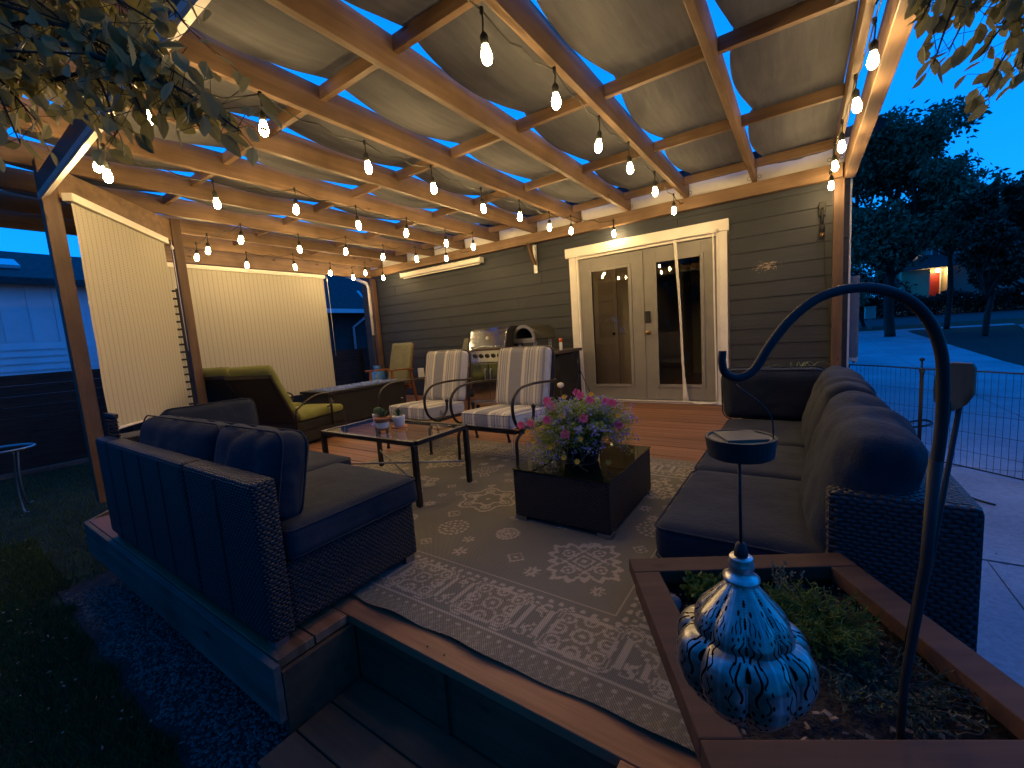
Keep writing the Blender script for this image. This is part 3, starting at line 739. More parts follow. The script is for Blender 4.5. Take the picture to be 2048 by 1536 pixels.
# door trim
bm = B(); box(bm, DX0 - .115, DX0 - .012, 5.738, 5.778, .0, 2.10, .003); box(bm, DX1 + .012, DX1 + .10, 5.738, 5.778, .0, 2.10, .003)
box(bm, DX0 - .17, DX1 + .12, 5.728, 5.778, 2.102, 2.235, .004); obj('door_casing', bm, M_trim, house)
bm = B(); box(bm, DX0 - .010, DX0 + .018, 5.745, 5.83, .03, 2.098); box(bm, DX1 - .018, DX1 + .010, 5.745, 5.83, .03, 2.098); box(bm, DX0 + .019, DX1 - .019, 5.745, 5.83, 2.062, 2.098)
obj('door_jamb', bm, M_trim, house)
bm = B(); box(bm, DX0 - .10, DX1 + .09, 5.70, 5.84, .003, .028, .003); obj('threshold', bm, M_trim, house)
def door_leaf(x0, x1, handle):
    W_ = x1 - x0; gx0, gx1, gz0, gz1 = x0 + .175, x1 - .175, .24, 1.87
    bm = B(); y0, y1 = 5.782, 5.82
    box(bm, x0, gx0, y0, y1, .04, 2.055, .002); box(bm, gx1, x1, y0, y1, .04, 2.055, .002)
    box(bm, gx0 + .0005, gx1 - .0005, y0, y1, .04, gz0, .002); box(bm, gx0 + .0005, gx1 - .0005, y0, y1, gz1, 2.055, .002)
    # raised lite frame
    k = .032
    for a in ((gx0 - k, gx0 + .012, gz0 - k, gz1 + k), (gx1 - .012, gx1 + k, gz0 - k, gz1 + k), (gx0 + .0125, gx1 - .0125, gz0 - k, gz0 + .012), (gx0 + .0125, gx1 - .0125, gz1 - .012, gz1 + k)):
        box(bm, a[0], a[1], y0 - .012, y0 - .0005, a[2], a[3], .004)
    lf = obj('door_leaf', bm, M_door, house)
    obj('door_glass', plane_xz(gx0 + .001, gx1 - .001, gz0 + .001, gz1 - .001, y0 + .014), G_door, lf)
    if handle:
        hx = x0 + .058
        bm = B(); box(bm, hx - .034, hx + .034, y0 - .028, y0 - .001, 1.09, 1.24, .006); obj('keypad_lock', bm, M_black, lf)
        bm = B(); lathe(bm, [(.033, 0), (.033, .008), (.014, .012), (.013, .035), (.026, .042), (.030, .055), (.026, .068), (.0005, .072)], 20)
        bmesh.ops.rotate(bm, verts=bm.verts, matrix=Matrix.Rotation(PI / 2, 3, 'X')); obj('door_knob', bm, M_brass, lf, True, (hx, y0 - .0005, .955))
    return lf
mid = (DX0 + DX1) / 2
door_leaf(DX0 + .021, mid - .004, False); door_leaf(mid + .004, DX1 - .021, True)
bm = B(); box(bm, mid - .016, mid + .016, 5.768, 5.781, .04, 2.055, .002); obj('astragal', bm, M_door, house)
# interior room
bm = B(); box(bm, -4.2, .37, 5.85, 9.4, -.06, .0); obj('interior_floor', bm, W_floor, house)
bm = B(); box(bm, -4.2, .38, 9.4, 9.45, 0, 2.6); box(bm, -4.25, -4.2, 5.82, 9.4, 0, 2.6); box(bm, .30, .38, 5.82, 9.4, 0, 2.6); box(bm, -4.2, .38, 5.82, 9.4, 2.6, 2.65)
obj('interior_walls', bm, M_iwall, house)
bm = B(); box(bm, -1.92, -1.86, 5.86, 9.3, 0, 2.55); box(bm, -4.1, -3.05, 8.0, 8.05, 0, 2.55); obj('interior_partition', bm, M_iwall, house)
def panel_door(name, loc, rz_, W_=.76):
    bm = B(); box(bm, 0, W_, 0, .035, .01, 2.03, .002)
    for i in range(5):
        z0 = .14 + i * .375
        for (a, b_, c_, d_) in ((.07, W_ - .07, z0, z0 + .27),):
            box(bm, a, a + .02, -.012, -.0005, c_, d_, .003); box(bm, b_ - .02, b_, -.012, -.0005, c_, d_, .003)
            box(bm, a + .0205, b_ - .0205, -.012, -.0005, c_, c_ + .02, .003); box(bm, a + .0205, b_ - .0205, -.012, -.0005, d_ - .02, d_, .003)
            box(bm, a + .05, b_ - .05, -.008, -.0005, c_ + .05, d_ - .05, .004)
    o = obj(name, bm, M_idoor, house, False, loc, (0, 0, rz_))
    bm = B(); lathe(bm, [(.008, 0), (.008, .03), (.024, .04), (.024, .06), (.0005, .065)], 14); bmesh.ops.rotate(bm, verts=bm.verts, matrix=Matrix.Rotation(PI / 2, 3, 'X'))
    obj('closet_knob', bm, M_black, o, True, (W_ - .06, -.002, .95)); return o
panel_door('closet_door', (-3.42, 6.95, 0), .02, .40); panel_door('closet_door', (-2.98, 6.96, 0), .10, .40)
bm = B(); box(bm, -4.1, -3.44, 6.96, 7.0, 0, 2.55); box(bm, -2.57, -2.06, 6.99, 7.03, 0, 2.55); box(bm, -3.44, -2.5701, 6.99, 7.03, 2.05, 2.55); obj('closet_wall', bm, M_iwall, house)
# curtain-dark inner blind of the right leaf side: deep unlit room behind the partition
bm = B(); lathe(bm, [(.0004, -.06), (.10, -.05), (.15, -.02), (.15, 0)], 24); obj('ceiling_lamp', bm, emit('lit_ceiling_lamp', (1.0, .66, .30), 7.0), house, True, (-2.6, 6.3, 2.59))
# threshold screen cord and gathered mesh-screen strip
scr = thing('screen_door_strip', 'white gathered magnetic screen strip hanging down the right door leaf', 'screen strip', (0, 0, 0))
bm = B(); pz = np.linspace(2.09, .03, 24); prev = None
for i, z in enumerate(pz):
    k = (2.09 - z) / 2.06; cx = -1.325 + .10 * k ** 1.3 + .012 * math.sin(5 * k); wd = .036 - .008 * math.sin(PI * k) + (.04 * max(0, k - .85) / .15)
    row = [bm.verts.new((cx + wd * (j / 4 - .5), 5.722 - .008 * math.sin(j * PI / 2 + 3 * k), z)) for j in range(5)]
    if prev:
        for j in range(4): bm.faces.new((prev[j], prev[j + 1], row[j + 1], row[j]))
    prev = row
o = obj('strip_fabric', bm, M_trim, scr, True); sm = o.modifiers.new('thick', 'SOLIDIFY'); sm.thickness = .004
bm = B(); tube(bm, spline([(-2.66, 5.715, 2.10), (-1.8, 5.715, 2.105), (-.90, 5.715, 2.10), (-.885, 5.715, 2.05), (-.88, 5.715, 1.2), (-.87, 5.712, .04)], 6), .010, 6)
tube(bm, spline([(-2.62, 5.70, .04), (-2.2, 5.69, .036), (-1.6, 5.69, .034), (-1.2, 5.69, .036), (-1.08, 5.68, .015), (-.86, 5.69, .03)], 8), .010, 6)
obj('screen_edging', bm, M_trim, scr, True)
bm = B(); box(bm, -.34, .0, 0, .025, 0, 1); bm.free()
outl = thing('wall_outlet', 'small pale outlet box low on the siding behind the striped chairs', 'outlet box', (-6.1, 5.75, .45))
bm = B(); box(bm, -.06, .06, -.05, .010, -.09, .09, .008); obj('outlet_cover', bm, M_white, outl)
bm = B(); box(bm, -.03, .03, -.056, -.051, -.06, .06, .002); obj('outlet_face', bm, M_trim, outl)
# retracted roller shade cassette on the wall
rc = thing('retracted_roller_shade', 'long white retracted roller shade cassette on siding above the grill', 'roller shade', (-5.36, 5.7, 2.32))
bm = B(); box(bm, -.96, .96, -.055, .055, -.035, .045, .014); obj('cassette', bm, M_trim, rc)
bm = B(); tube(bm, [(-.9, -.03, -.055), (.95, -.03, -.055)], .012, 10); obj('bottom_rail', bm, M_trim, rc, True)
bm = B(); box(bm, .961, .975, -.06, .06, -.04, .05, .004); box(bm, -.975, -.961, -.06, .06, -.04, .05, .004); obj('end_caps', bm, M_white, rc)
# unlit wall sconce and its cord by the corner post
sco = thing('wall_lamp', 'unlit narrow dark wall lamp hanging beside the right corner post', 'wall lamp', (.17, 5.755, 1.95))
bm = B(); box(bm, -.03, .03, -.03, 0, .12, .26, .005); tube(bm, [(0, -.02, .20), (.0, -.06, .16), (0, -.06, .02)], .012, 8); obj('lamp_arm', bm, M_black, sco, True)
bm = B(); lathe(bm, [(.026, 0), (.022, .06), (.012, .075)], 14, (0, -.06, -.05)); obj('lamp_socket', bm, M_black, sco, True)
bm = B(); lathe(bm, [(.002, -.055), (.016, -.05), (.024, -.03), (.022, -.01), (.014, 0)], 14, (0, -.06, -.051)); obj('unlit_bulb', bm, glass_mat('amber_glass', (.6, .45, .25), 1.5, .4, (.3, .18, .08)), sco, True)
cc = thing('power_cord', 'thin black power cord running down the right corner post', 'cord', (.2, 5.7, 0))
bm = B(); tube(bm, spline([(-.01, .04, 1.9), (.0, .035, 1.5), (.03, -.02, 1.1), (.05, -.04, .95), (.10, -.03, .7), (.14, -.02, .3), (.15, -.0, .01)], 8), .005, 6); obj('cord', bm, M_cord, cc, True)

# ================================================================== PERGOLA
perg = thing('pergola', 'stained cedar pergola frame with shade cloth laid over its rafters', 'pergola')
ZB, ZT = 2.55, 2.735
RX = [.27, -.45, -1.17, -1.89, -2.60, -3.33, -4.04, -4.77, -5.49, -6.21, -6.93]
PY = [.62, 1.80, 3.04, 4.25, 5.46]
def front(x): return .30 if x > -1.5 else (.05 if x > -4.4 else -.1)
for x in RX:
    bm = B(); y0 = front(x); L = 5.735 - y0; box(bm, -.022, .022, 0, L, -.0925, .0925, .004)
    for v in bm.verts: v.co.z += .004 * math.sin(v.co.y * 1.3 + x)
    obj('rafter', bm, W_raf, perg, False, (x, y0, (ZB + ZT) / 2))
for i in range(len(RX) - 1):
    for y in PY:
        a, b_ = RX[i + 1] + .024, RX[i] - .024
        bm = B(); box(bm, -(b_ - a) / 2, (b_ - a) / 2, -.020, .020, -.042, .042, .003)
        obj('blocking', bm, W_pur, perg, False, ((a + b_) / 2, y + rnd.uniform(-.01, .01), ZT - .048))
# shade cloth strips: lie over the blocking, sag between, open a slot beside each rafter
def cloth(i):
    xa, xb = RX[i + 1] + .022, RX[i] - .022
    y0 = max(front(RX[i]), front(RX[i + 1])) + .05; y1 = 5.70; r2 = random.Random(50 + i)
    ys = np.linspace(y0, y1, 150); nx = 26; V = []; Fc = []
    knots = [y0 - .6] + PY + [6.7]
    sag = {k: (r2.uniform(.045, .085), r2.uniform(.35, .65), r2.uniform(.055, .085)) for k in range(len(knots))}
    for y in ys:
        k = max(j for j in range(len(knots)) if knots[j] <= y + 1e-9); k = min(k, len(knots) - 2)
        t_ = (y - knots[k]) / (knots[k + 1] - knots[k]); sg, sk, gp = sag[k]
        outside = y < .70
        g = gp + (.22 if (outside and RX[i] < -4.0) else 0) + (.06 if (outside and RX[i] > -4) else 0)
        prof = math.sin(PI * t_ ** (1.1 if sk > .5 else .85))
        gap = g * (1 - .88 * prof) + .004
        for j in range(nx + 1):
            s = j / nx; x = (xa + gap) + (xb - .002 - xa - gap) * s
            zz = ZT + .016 - sg * prof * (.62 + .38 * math.sin(PI * s)) - .012 * (s > .9) * 0
            zz += .006 * mnoise.noise(Vector((x * 9, y * 2.2, i))) + .0035 * mnoise.noise(Vector((x * 30, y * 5, i * 3)))
            V.append((x, y, max(zz, ZT - .11)))
    n = nx + 1
    for a in range(len(ys) - 1):
        for j in range(nx): Fc.append((a * n + j, a * n + j + 1, (a + 1) * n + j + 1, (a + 1) * n + j))
    raw('shade_cloth', V, Fc, M_cloth, perg, True)
for i in range(len(RX) - 1): cloth(i)
bm = B(); box(bm, -7.2, .33, 5.63, 5.725, 2.405, 2.545, .004); obj('ledger', bm, W_pur, perg)
bm = B(); box(bm, .345, .435, .40, 5.73, 2.395, 2.61, .005); obj('side_beam', bm, W_raf, perg)
bm = B(); box(bm, -4.52, .34, .748, .776, 2.302, 2.43, .003); obj('front_beam', bm, W_pur, perg)
bm = B(); sec = [(.738, 2.301), (.738, 2.268), (.748, 2.258), (.800, 2.296), (.800, 2.301)]
va = [bm.verts.new((-4.54, a, b_)) for a, b_ in sec]; vb = [bm.verts.new((.33, a, b_)) for a, b_ in sec]
for k in range(5): bm.faces.new((va[k], va[(k + 1) % 5], vb[(k + 1) % 5], vb[k]))
bm.faces.new(va[::-1]); bm.faces.new(vb)
obj('shade_rail', bm, M_trim, perg)
bm = B(); beam(bm, (-4.56, .80, 2.42), (-5.62, 1.86, 2.42), .04, .22, .004); obj('corner_beam', bm, W_pur, perg)
bm = B(); box(bm, -7.22, -7.14, 1.9, 5.62, 2.38, 2.70, .004); obj('end_beam', bm, W_raf, perg)
bm = B(); beam(bm, (-5.65, 1.9, 2.47), (-7.18, 1.9, 2.47), .04, .14, .004); obj('corner_beam', bm, W_pur, perg)
for n_, (x, y, w_, z0, z1) in enumerate(((-4.56, .80, .095, -.03, 2.545), (-5.62, 1.90, .09, -.03, 2.545), (-7.18, 5.66, .09, 0, 2.375), (.305, 5.70, .09, 0, 2.40), (-7.18, 1.95, .09, 0, 2.375))):
    bm = B(); box(bm, -w_ / 2, w_ / 2, -w_ / 2, w_ / 2, z0, z1, .005); obj('post', bm, W_post, perg, False, (x, y, 0))
bm = B(); beam(bm, (-3.39, 5.56, 2.40), (-3.39, 5.73, 2.10), .038, .05, .003, (0, 1, .3)); obj('knee_brace', bm, W_post, perg)
bm = B(); box(bm, -3.42, -3.355, 5.745, 5.757, 1.97, 2.40, .002); box(bm, -3.42, -3.355, 5.56, 5.744, 2.385, 2.397, .002)
obj('brace_plate', bm, M_dsteel, perg)
bm = B(); 
for x in (.03,): pass
for i in range(len(RX)):
    for dx in (-.05, .05): tube(bm, [(RX[i] + dx + .018 * math.cos(a), 5.66, 2.60 + .018 * math.sin(a)) for a in np.linspace(0, 6.1, 10)], .0025, 5)
obj('cord_ties', bm, M_cord, perg, True); perg.children[-1]['kind'] = 'stuff'

# ---------------- string lights
BPOS = {
 'a': [(-1.18, 1.67), (-1.12, 2.23), (-1.15, 2.92), (-1.14, 3.49), (-1.15, 4.24), (-1.19, 5.13)],
 'b': [(-2.81, .90), (-2.51, 1.35), (-2.54, 2.06), (-2.53, 2.70), (-2.59, 3.44), (-2.50, 3.98), (-2.51, 4.65), (-2.41, 5.03), (-2.08, 5.62)],
 'c': [(-3.69, .91), (-3.83, .97), (-3.98, 1.66), (-3.74, 2.21), (-3.82, 2.90), (-3.75, 3.52), (-3.85, 4.27), (-3.75, 4.71)],
 'd': [(-6.29, 2.33), (-5.82, 2.28), (-5.10, 2.34), (-5.17, 3.03), (-4.97, 3.56), (-4.99, 4.18), (-4.85, 4.67), (-4.56, 5.03)],
 'e': [(-6.49, 3.0), (-6.32, 3.58), (-6.54, 4.33), (-6.78, 4.92), (-6.26, 4.81), (-6.53, 5.40)],
 'f': [(.29, 2.99), (.26, 3.53), (.24, 4.27), (.22, 4.79), (.23, 5.45)]}
SL = {'a': 'string of warm bulbs nearest the camera centre, along the second rafter from the right', 'b': 'string of warm bulbs hanging over the striped chairs, third line from the right',
      'c': 'string of warm bulbs starting at the front left post and running to the roller shade', 'd': 'string of warm bulbs running over the green loungers to the wall',
      'e': 'farthest string of warm bulbs beside the left end beam', 'f': 'string of warm bulbs along the right edge beam by the open sky'}
def bulb_proto():
    bm = B(); lathe(bm, [(.0006, -.045), (.010, -.0435), (.0185, -.036), (.0235, -.022), (.0245, -.008), (.021, .012), (.0155, .030), (.0135, .040)], 16)
    me = bpy.data.meshes.new('bulb'); bm.to_mesh(me); bm.free(); me.materials.append(M_bulb); me.shade_smooth()
    bm = B(); lathe(bm, [(.0150, .038), (.0185, .042), (.0185, .078), (.013, .088), (.007, .094), (.0045, .10)], 14)
    ms_ = bpy.data.meshes.new('socket'); bm.to_mesh(ms_); bm.free(); ms_.materials.append(M_cord); ms_.shade_smooth()
    return me, ms_
bme, sme = bulb_proto()
for key, pts in BPOS.items():
    t = thing('string_light', SL[key], 'string lights', (pts[0][0], pts[0][1], 2.46), 0, 'strings of bulbs under the pergola roof')
    ox, oy, oz = pts[0][0], pts[0][1], 2.46
    bm = B(); pp = []; zs = []
    seq = list(pts)
    if key in 'a': seq = [(-1.12, .55)] + seq + [(-1.19, 5.6)]
    if key == 'f': seq = [(.31, 1.2)] + seq + [(.22, 5.62)]
    if key == 'd': seq = seq + [(-4.5, 5.55)]
    prevp = None
    for i, p in enumerate(seq):
        zc = 2.475 + .012 * math.sin(i * 2.1)
        q = Vector((p[0] - ox, p[1] - oy, zc - oz))
        if prevp is not None:
            for k in range(1, 6):
                s = k / 6; r = prevp.lerp(q, s); r.z -= .05 * math.sin(PI * s) - (.03 if k == 3 else 0); pp.append(r)
        pp.append(q); prevp = q
    tube(bm, pp, .0042, 6)
    for i, p in enumerate(pts):
        q = Vector((p[0] - ox, p[1] - oy, 0)); zc = 2.475 + .012 * math.sin((i + (1 if key in 'af' else 0)) * 2.1) - oz
        tube(bm, [(q.x, q.y, zc), (q.x + .004, q.y, zc - .03), (q.x, q.y, 2.30 + .098 - oz)], .0045, 6)
        lathe(bm, [(.004, -.02), (.010, -.012), (.010, .012), (.004, .016)], 8, (q.x, q.y, zc))
    obj('cord', bm, M_cord, t, True)
    for i, p in enumerate(pts):
        tl = (rnd.uniform(-.16, .16), rnd.uniform(-.16, .16), rnd.random() * 6); Mt = Euler(tl).to_matrix(); sh = Vector((0, 0, .1)) - Mt @ Vector((0, 0, .1))
        s_ = bpy.data.objects.new('socket', sme); COL.objects.link(s_); s_.parent = t; s_.location = Vector((p[0] - ox, p[1] - oy, 2.30 - oz)) + sh; s_.rotation_euler = tl
        b_ = bpy.data.objects.new('bulb', bme); COL.objects.link(b_); b_.parent = t; b_.location = Vector((p[0] - ox, p[1] - oy, 2.30 - oz)) + sh; b_.rotation_euler = tl

# ---------------- lowered roller shades
def roller(name, p, q, zt, zb, label):
    p = Vector((p[0], p[1], 0)); q = Vector((q[0], q[1], 0)); d = q - p; L = d.length; a = math.atan2(d.y, d.x)
    t = thing(name, label, 'roller shade', (p.x, p.y, 0), a, 'lowered cream roller shades')
    nx, nz = 30, 40; V = []; Fc = []
    for j in range(nz + 1):
        for i in range(nx + 1):
            x = .03 + (L - .06) * i / nx; k = j / nz
            V.append((x, .012 * math.sin(x * 5 + k * 1.5) * k + .006 * mnoise.noise(Vector((x * 4, k * 5, L))), zt - (zt - zb) * k + .012 * k * math.sin(x * 2)))
    for j in range(nz):
        for i in range(nx): a_ = j * (nx + 1) + i; Fc.append((a_, a_ + 1, a_ + nx + 2, a_ + nx + 1))
    raw('shade_fabric', V, Fc, M_shade, t, True)
    bm = B(); box(bm, 0, L, -.035, .035, zt - .005, zt + .055, .008); obj('cassette', bm, M_trim, t)
    bm = B(); tube(bm, [(.03, .01, zb), (L - .03, .01, zb)], .012, 8); obj('bottom_bar', bm, M_trim, t, True)
    bm = B(); tube(bm, [(L + .01, -.05, zt + .03), (L + .012, -.05, zt - .5)], .004, 6); tube(bm, [(L + .01, -.05, zt - .5), (L + .012, -.05, zb + .6)], .0025, 5)
    lathe(bm, [(.012, 0), (.018, .02), (.006, .05)], 8, (L + .01, -.05, zt - .06)); obj('crank', bm, M_white, t, True)
    return t
roller('roller_shade', (-4.43, .87), (-5.50, 1.76), 2.255, .53, 'nearer cream roller shade lowered between the two left posts')
roller('roller_shade', (-7.10, 2.15), (-7.10, 4.56), 2.30, .30, 'farther cream roller shade lowered at the left end behind the loungers')
bm = B(); bm.free()
# lattice panel outside the left corner
lt = thing('lattice_panel', 'dark square lattice panel standing behind the left middle post', 'lattice', (-6.72, 1.98, 0), 1.25)
bm = B()
for i in range(7): box(bm, -.30 + i * .10 - .012, -.30 + i * .10 + .012, -.006, .006, .1, 1.95)
obj('upright_slats', bm, M_fence, lt)
bm = B()
for i in range(19): box(bm, -.32, .32, -.018, -.007, .14 + i * .098, .165 + i * .098)
obj('cross_slats', bm, M_fence, lt)
# white downspout by the left wall post
ds = thing('downspout', 'white angled gutter downspout beside the far left wall post', 'downspout', (-7.32, 5.66, 0))
bm = B(); tube(bm, [(-.55, -.1, 2.50), (-.40, -.06, 2.46), (-.04, 0, 2.30), (0, 0, 2.20), (0, 0, 1.25)], .035, 8); obj('upper_pipe', bm, M_trim, ds, True)
bm = B(); tube(bm, [(0, 0, 1.24), (0, 0, -.45)], .034, 8); obj('lower_pipe', bm, M_fence, ds, True)

# ================================================================== SOFAS
def put_cushion(parent, name, dims, loc, rot=(0, 0, 0), m=F_navy, seed=0, puff=.02, r=.05, folds=None, wr=.003, pipe=True):
    o = obj(name, cushion(*dims, r=r, puff=puff, seed=seed, folds=folds, wr=wr), m, parent, True, loc, rot)
    if pipe:
        bm = B(); hz = dims[2] / 2
        piping(bm, dims[0], dims[1], hz - r * .35, r, .004); piping(bm, dims[0], dims[1], -hz + r * .35, r, .004)
        obj('piping', bm, m, o, True)
    return o
def right_sofa():
    t = thing('sectional_sofa', 'dark wicker sectional sofa with charcoal cushions on the right behind the planter', 'sofa', (0, 2.1, 0))
    L = lambda x, y, z: (x, y - 2.1, z)
    bm = B(); box(bm, -.345, .05, -.80, 1.15, .05, .295, .015); obj('seat_base', bm, Wk, t)
    bm = B(); box(bm, .055, .335, -.82, 1.15, .05, .605, .022); obj('back_frame', bm, Wk, t)
    bm = B(); box(bm, -.345, .335, 1.155, 1.40, .05, .605, .022); obj('end_frame', bm, Wk, t)
    for x in (-.30, .28):
        for y in (-.76, 1.34): bm = B(); box(bm, x - .025, x + .025, y - .025, y + .025, 0, .049); obj('foot', bm, M_dsteel, t)
    for i, (a, b_) in enumerate(((1.29, 1.90), (1.905, 2.40), (2.405, 3.0))):
        put_cushion(t, 'seat_cushion', (.66, b_ - a, .125), L(-.06, (a + b_) / 2, .358), (0, 0, 0), seed=i, puff=.012, r=.035)
    for i, (a, b_) in enumerate(((1.30, 2.06), (2.08, 2.96))):
        put_cushion(t, 'back_cushion', (.36, b_ - a, .15), L(.135, (a + b_) / 2, .575), (0, math.radians(-74), 0), seed=5 + i, puff=.03, r=.06, wr=.009, folds=1.4, pipe=False)
    put_cushion(t, 'end_cushion', (.56, .33, .13), L(-.15, 3.06, .57), (math.radians(-83), 0, 0), seed=9, puff=.02, r=.06, wr=.005)
right_sofa()
def left_sofa():
    t = thing('sectional_sofa', 'dark wicker corner sofa with blue-lit back facing the lawn on the left deck edge', 'sofa', (-2.4, .9, 0))
    L = lambda x, y, z: (x + 2.4, y - .9, z)
    for (a, b_) in ((-2.10, -1.50), (-3.22, -2.115)):
        bm = B(); box(bm, a + 2.4, b_ + 2.4, .605 - .9, .69 - .9, .04, .62, .018); obj('back_frame', bm, Wk, t)
        n = 2 if b_ > -2 else 4
        for i in range(1, n): bm = B(); x = a + (b_ - a) * i / n + 2.4; box(bm, x - .006, x + .006, .602 - .9, .610 - .9, .06, .60); obj('back_seam', bm, M_rubber, t)
    bm = B(); box(bm, -2.10 + 2.4, -1.525 + 2.4, .695 - .9, 1.30 - .9, .04, .295, .015); obj('seat_base', bm, Wk, t)
    bm = B(); box(bm, -3.22 + 2.4, -2.115 + 2.4, .695 - .9, 1.42 - .9, .04, .295, .015); obj('seat_base', bm, Wk, t)
    bm = B(); box(bm, -3.46 + 2.4, -3.225 + 2.4, .605 - .9, 1.42 - .9, .04, .62, .018); obj('arm_frame', bm, Wk, t)
    bm = B()
    for i in range(9):
        x = -3.43 + i * .024 + 2.4; box(bm, x, x + .006, .665 - .9, .672 - .9, .621, .74)
    for i in range(5):
        z = .63 + i * .026; box(bm, -3.45 + 2.4, -3.24 + 2.4, .673 - .9, .679 - .9, z, z + .006)
    beam(bm, (-3.45 + 2.4, .67 - .9, .75), (-3.23 + 2.4, .67 - .9, .75), .02, .02); beam(bm, (-3.445 + 2.4, .67 - .9, .62), (-3.445 + 2.4, .67 - .9, .76), .02, .02)
    obj('open_weave_rail', bm, Wk, t)
    put_cushion(t, 'seat_cushion', (.63, .62, .125), L(-1.81, 1.01, .358), seed=21, puff=.012, r=.035)
    put_cushion(t, 'seat_cushion', (1.10, .70, .125), L(-2.68, 1.065, .358), seed=22, puff=.012, r=.035)
    put_cushion(t, 'back_cushion', (.53, .34, .14), L(-1.84, .785, .575), (math.radians(78), 0, 0), seed=23, puff=.025, r=.065, wr=.007, folds=1.2)
    put_cushion(t, 'back_cushion', (.98, .33, .14), L(-2.62, .785, .575), (math.radians(78), 0, math.radians(1)), seed=25, puff=.025, r=.065, wr=.007, folds=1.2)
    put_cushion(t, 'side_cushion', (.33, .50, .13), L(-3.13, 1.10, .585), (0, math.radians(80), math.radians(-6)), seed=27, puff=.02, r=.05, wr=.004)
    for x in (-3.42, -1.56):
        for y in (.65, 1.26): bm = B(); box(bm, x + 2.375, x + 2.425, y - .925, y - .875, 0, .039); obj('foot', bm, M_dsteel, t)
left_sofa()

# ================================================================== LOUNGERS
def lounger(name, loc, label):
    t = thing(name, label, 'lounger', loc, math.radians(9), 'green-cushioned wicker loungers')   # local +y = foot direction
    bm = B(); box(bm, -.29, .29, 0, .86, .18, .30, .012); obj('seat_frame', bm, Wk2, t)
    for s in (-1, 1): bm = B(); box(bm, s * .285 - .02, s * .285 + .02, .02, .84, .05, .179); obj('side_apron', bm, Wk2, t)
    ang = math.radians(63); M = Matrix.Rotation(PI - ang, 4, 'X')
    bm = B()   # back frame leaning back towards -y
    d = Vector((0, -math.cos(ang), math.sin(ang)))
    for s in (-1, 1): beam(bm, Vector((s * .285, 0, .30)), Vector((s * .285, 0, .30)) + d * .66, .045, .03, .006, (0, 1, 0))
    beam(bm, Vector((-.31, 0, .30)) + d * .67, Vector((.31, 0, .30)) + d * .67, .03, .045, .006)
    obj('back_frame', bm, M_bronze, t)
    bm = B(); c_ = Vector((0, 0, .30)) + d * .33
    Mx = Matrix.Translation(c_) @ Matrix.Rotation(PI - ang, 4, 'X')
    box(bm, -.262, .262, -.32, .32, -.008, .008, 0, Mx); obj('back_weave', bm, Wk2, t)
    c2 = Vector((0, 0, .34)) + d * .36 + Vector((0, math.sin(ang), math.cos(ang))) * .06
    o = obj('back_cushion', cushion(.56, .74, .10, r=.045, puff=.015, seed=2, wr=.003), F_green, t, True); o.location = c2; o.rotation_euler = (PI - ang, 0, 0)
    o = obj('seat_cushion', cushion(.56, .80, .10, r=.045, puff=.015, seed=3, wr=.003), F_green, t, True, (0, .47, .355))
    for s in (-1, 1):
        bm = B(); tube(bm, spline([(s * .32, -.02, .47), (s * .33, .12, .545), (s * .33, .30, .60), (s * .33, .48, .60), (s * .33, .58, .56), (s * .33, .60, .49), (s * .33, .54, .44), (s * .31, .50, .42)], 6), .013, 8, True, .7)
        tube(bm, [(s * .33, .56, .52), (s * .315, .56, .18)], .014, 8); tube(bm, [(s * .32, -.02, .47), (s * .30, -.03, .2)], .014, 8)
        obj('armrest', bm, M_bronze, t, True)
    for x in (-.27, .27):
        for y in (.02, .84): bm = B(); box(bm, x - .022, x + .022, y - .022, y + .022, 0, .179, .004); obj('leg', bm, M_bronze, t)
    return t
t1 = lounger('lounger', (-4.50, 2.22, 0), 'nearer wicker lounger with raised olive cushion and curled metal armrests')
t1.scale = (1.05, .84, .9); t1.rotation_euler = (0, 0, math.radians(14)); t1.location = (-4.74, 2.26, 0)
t2 = copy_tree(t1); t2.location = (-5.56, 2.22, 0); t2['label'] = 'farther lounger with olive cushion half hidden behind the left middle post'
bm = B()
# ================================================================== FIRE TABLE
ft = thing('fire_table', 'long dark wicker fire table topped with blue glass beads', 'fire table', (-5.32, 3.72, 0), math.radians(2))
box(bm, -.29, .29, -.66, .66, .04, .455, .01); obj('wicker_body', bm, Wk2, ft)
bm = B(); box(bm, -.31, -.20, -.68, .68, .457, .49, .004); box(bm, .20, .31, -.68, .68, .457, .49, .004); box(bm, -.1995, .1995, -.68, -.58, .457, .49, .004); box(bm, -.1995, .1995, .58, .68, .457, .49, .004)
obj('table_rim', bm, M_black, ft)
bm = B()
for _ in range(1500):
    x, y = rnd.uniform(-.20, .20), rnd.uniform(-.57, .57); s = rnd.uniform(.008, .016); z = .475 + rnd.random() * .022
    bmesh.ops.create_icosphere(bm, subdivisions=0 + 1, radius=s, matrix=Matrix.Translation((x, y, z))) if _ < 500 else box(bm, x - s, x + s, y - s * .8, y + s * .8, z - s * .6, z + s * .6)
o = obj('glass_beads', bm, M_bead, ft); o['kind'] = 'stuff'

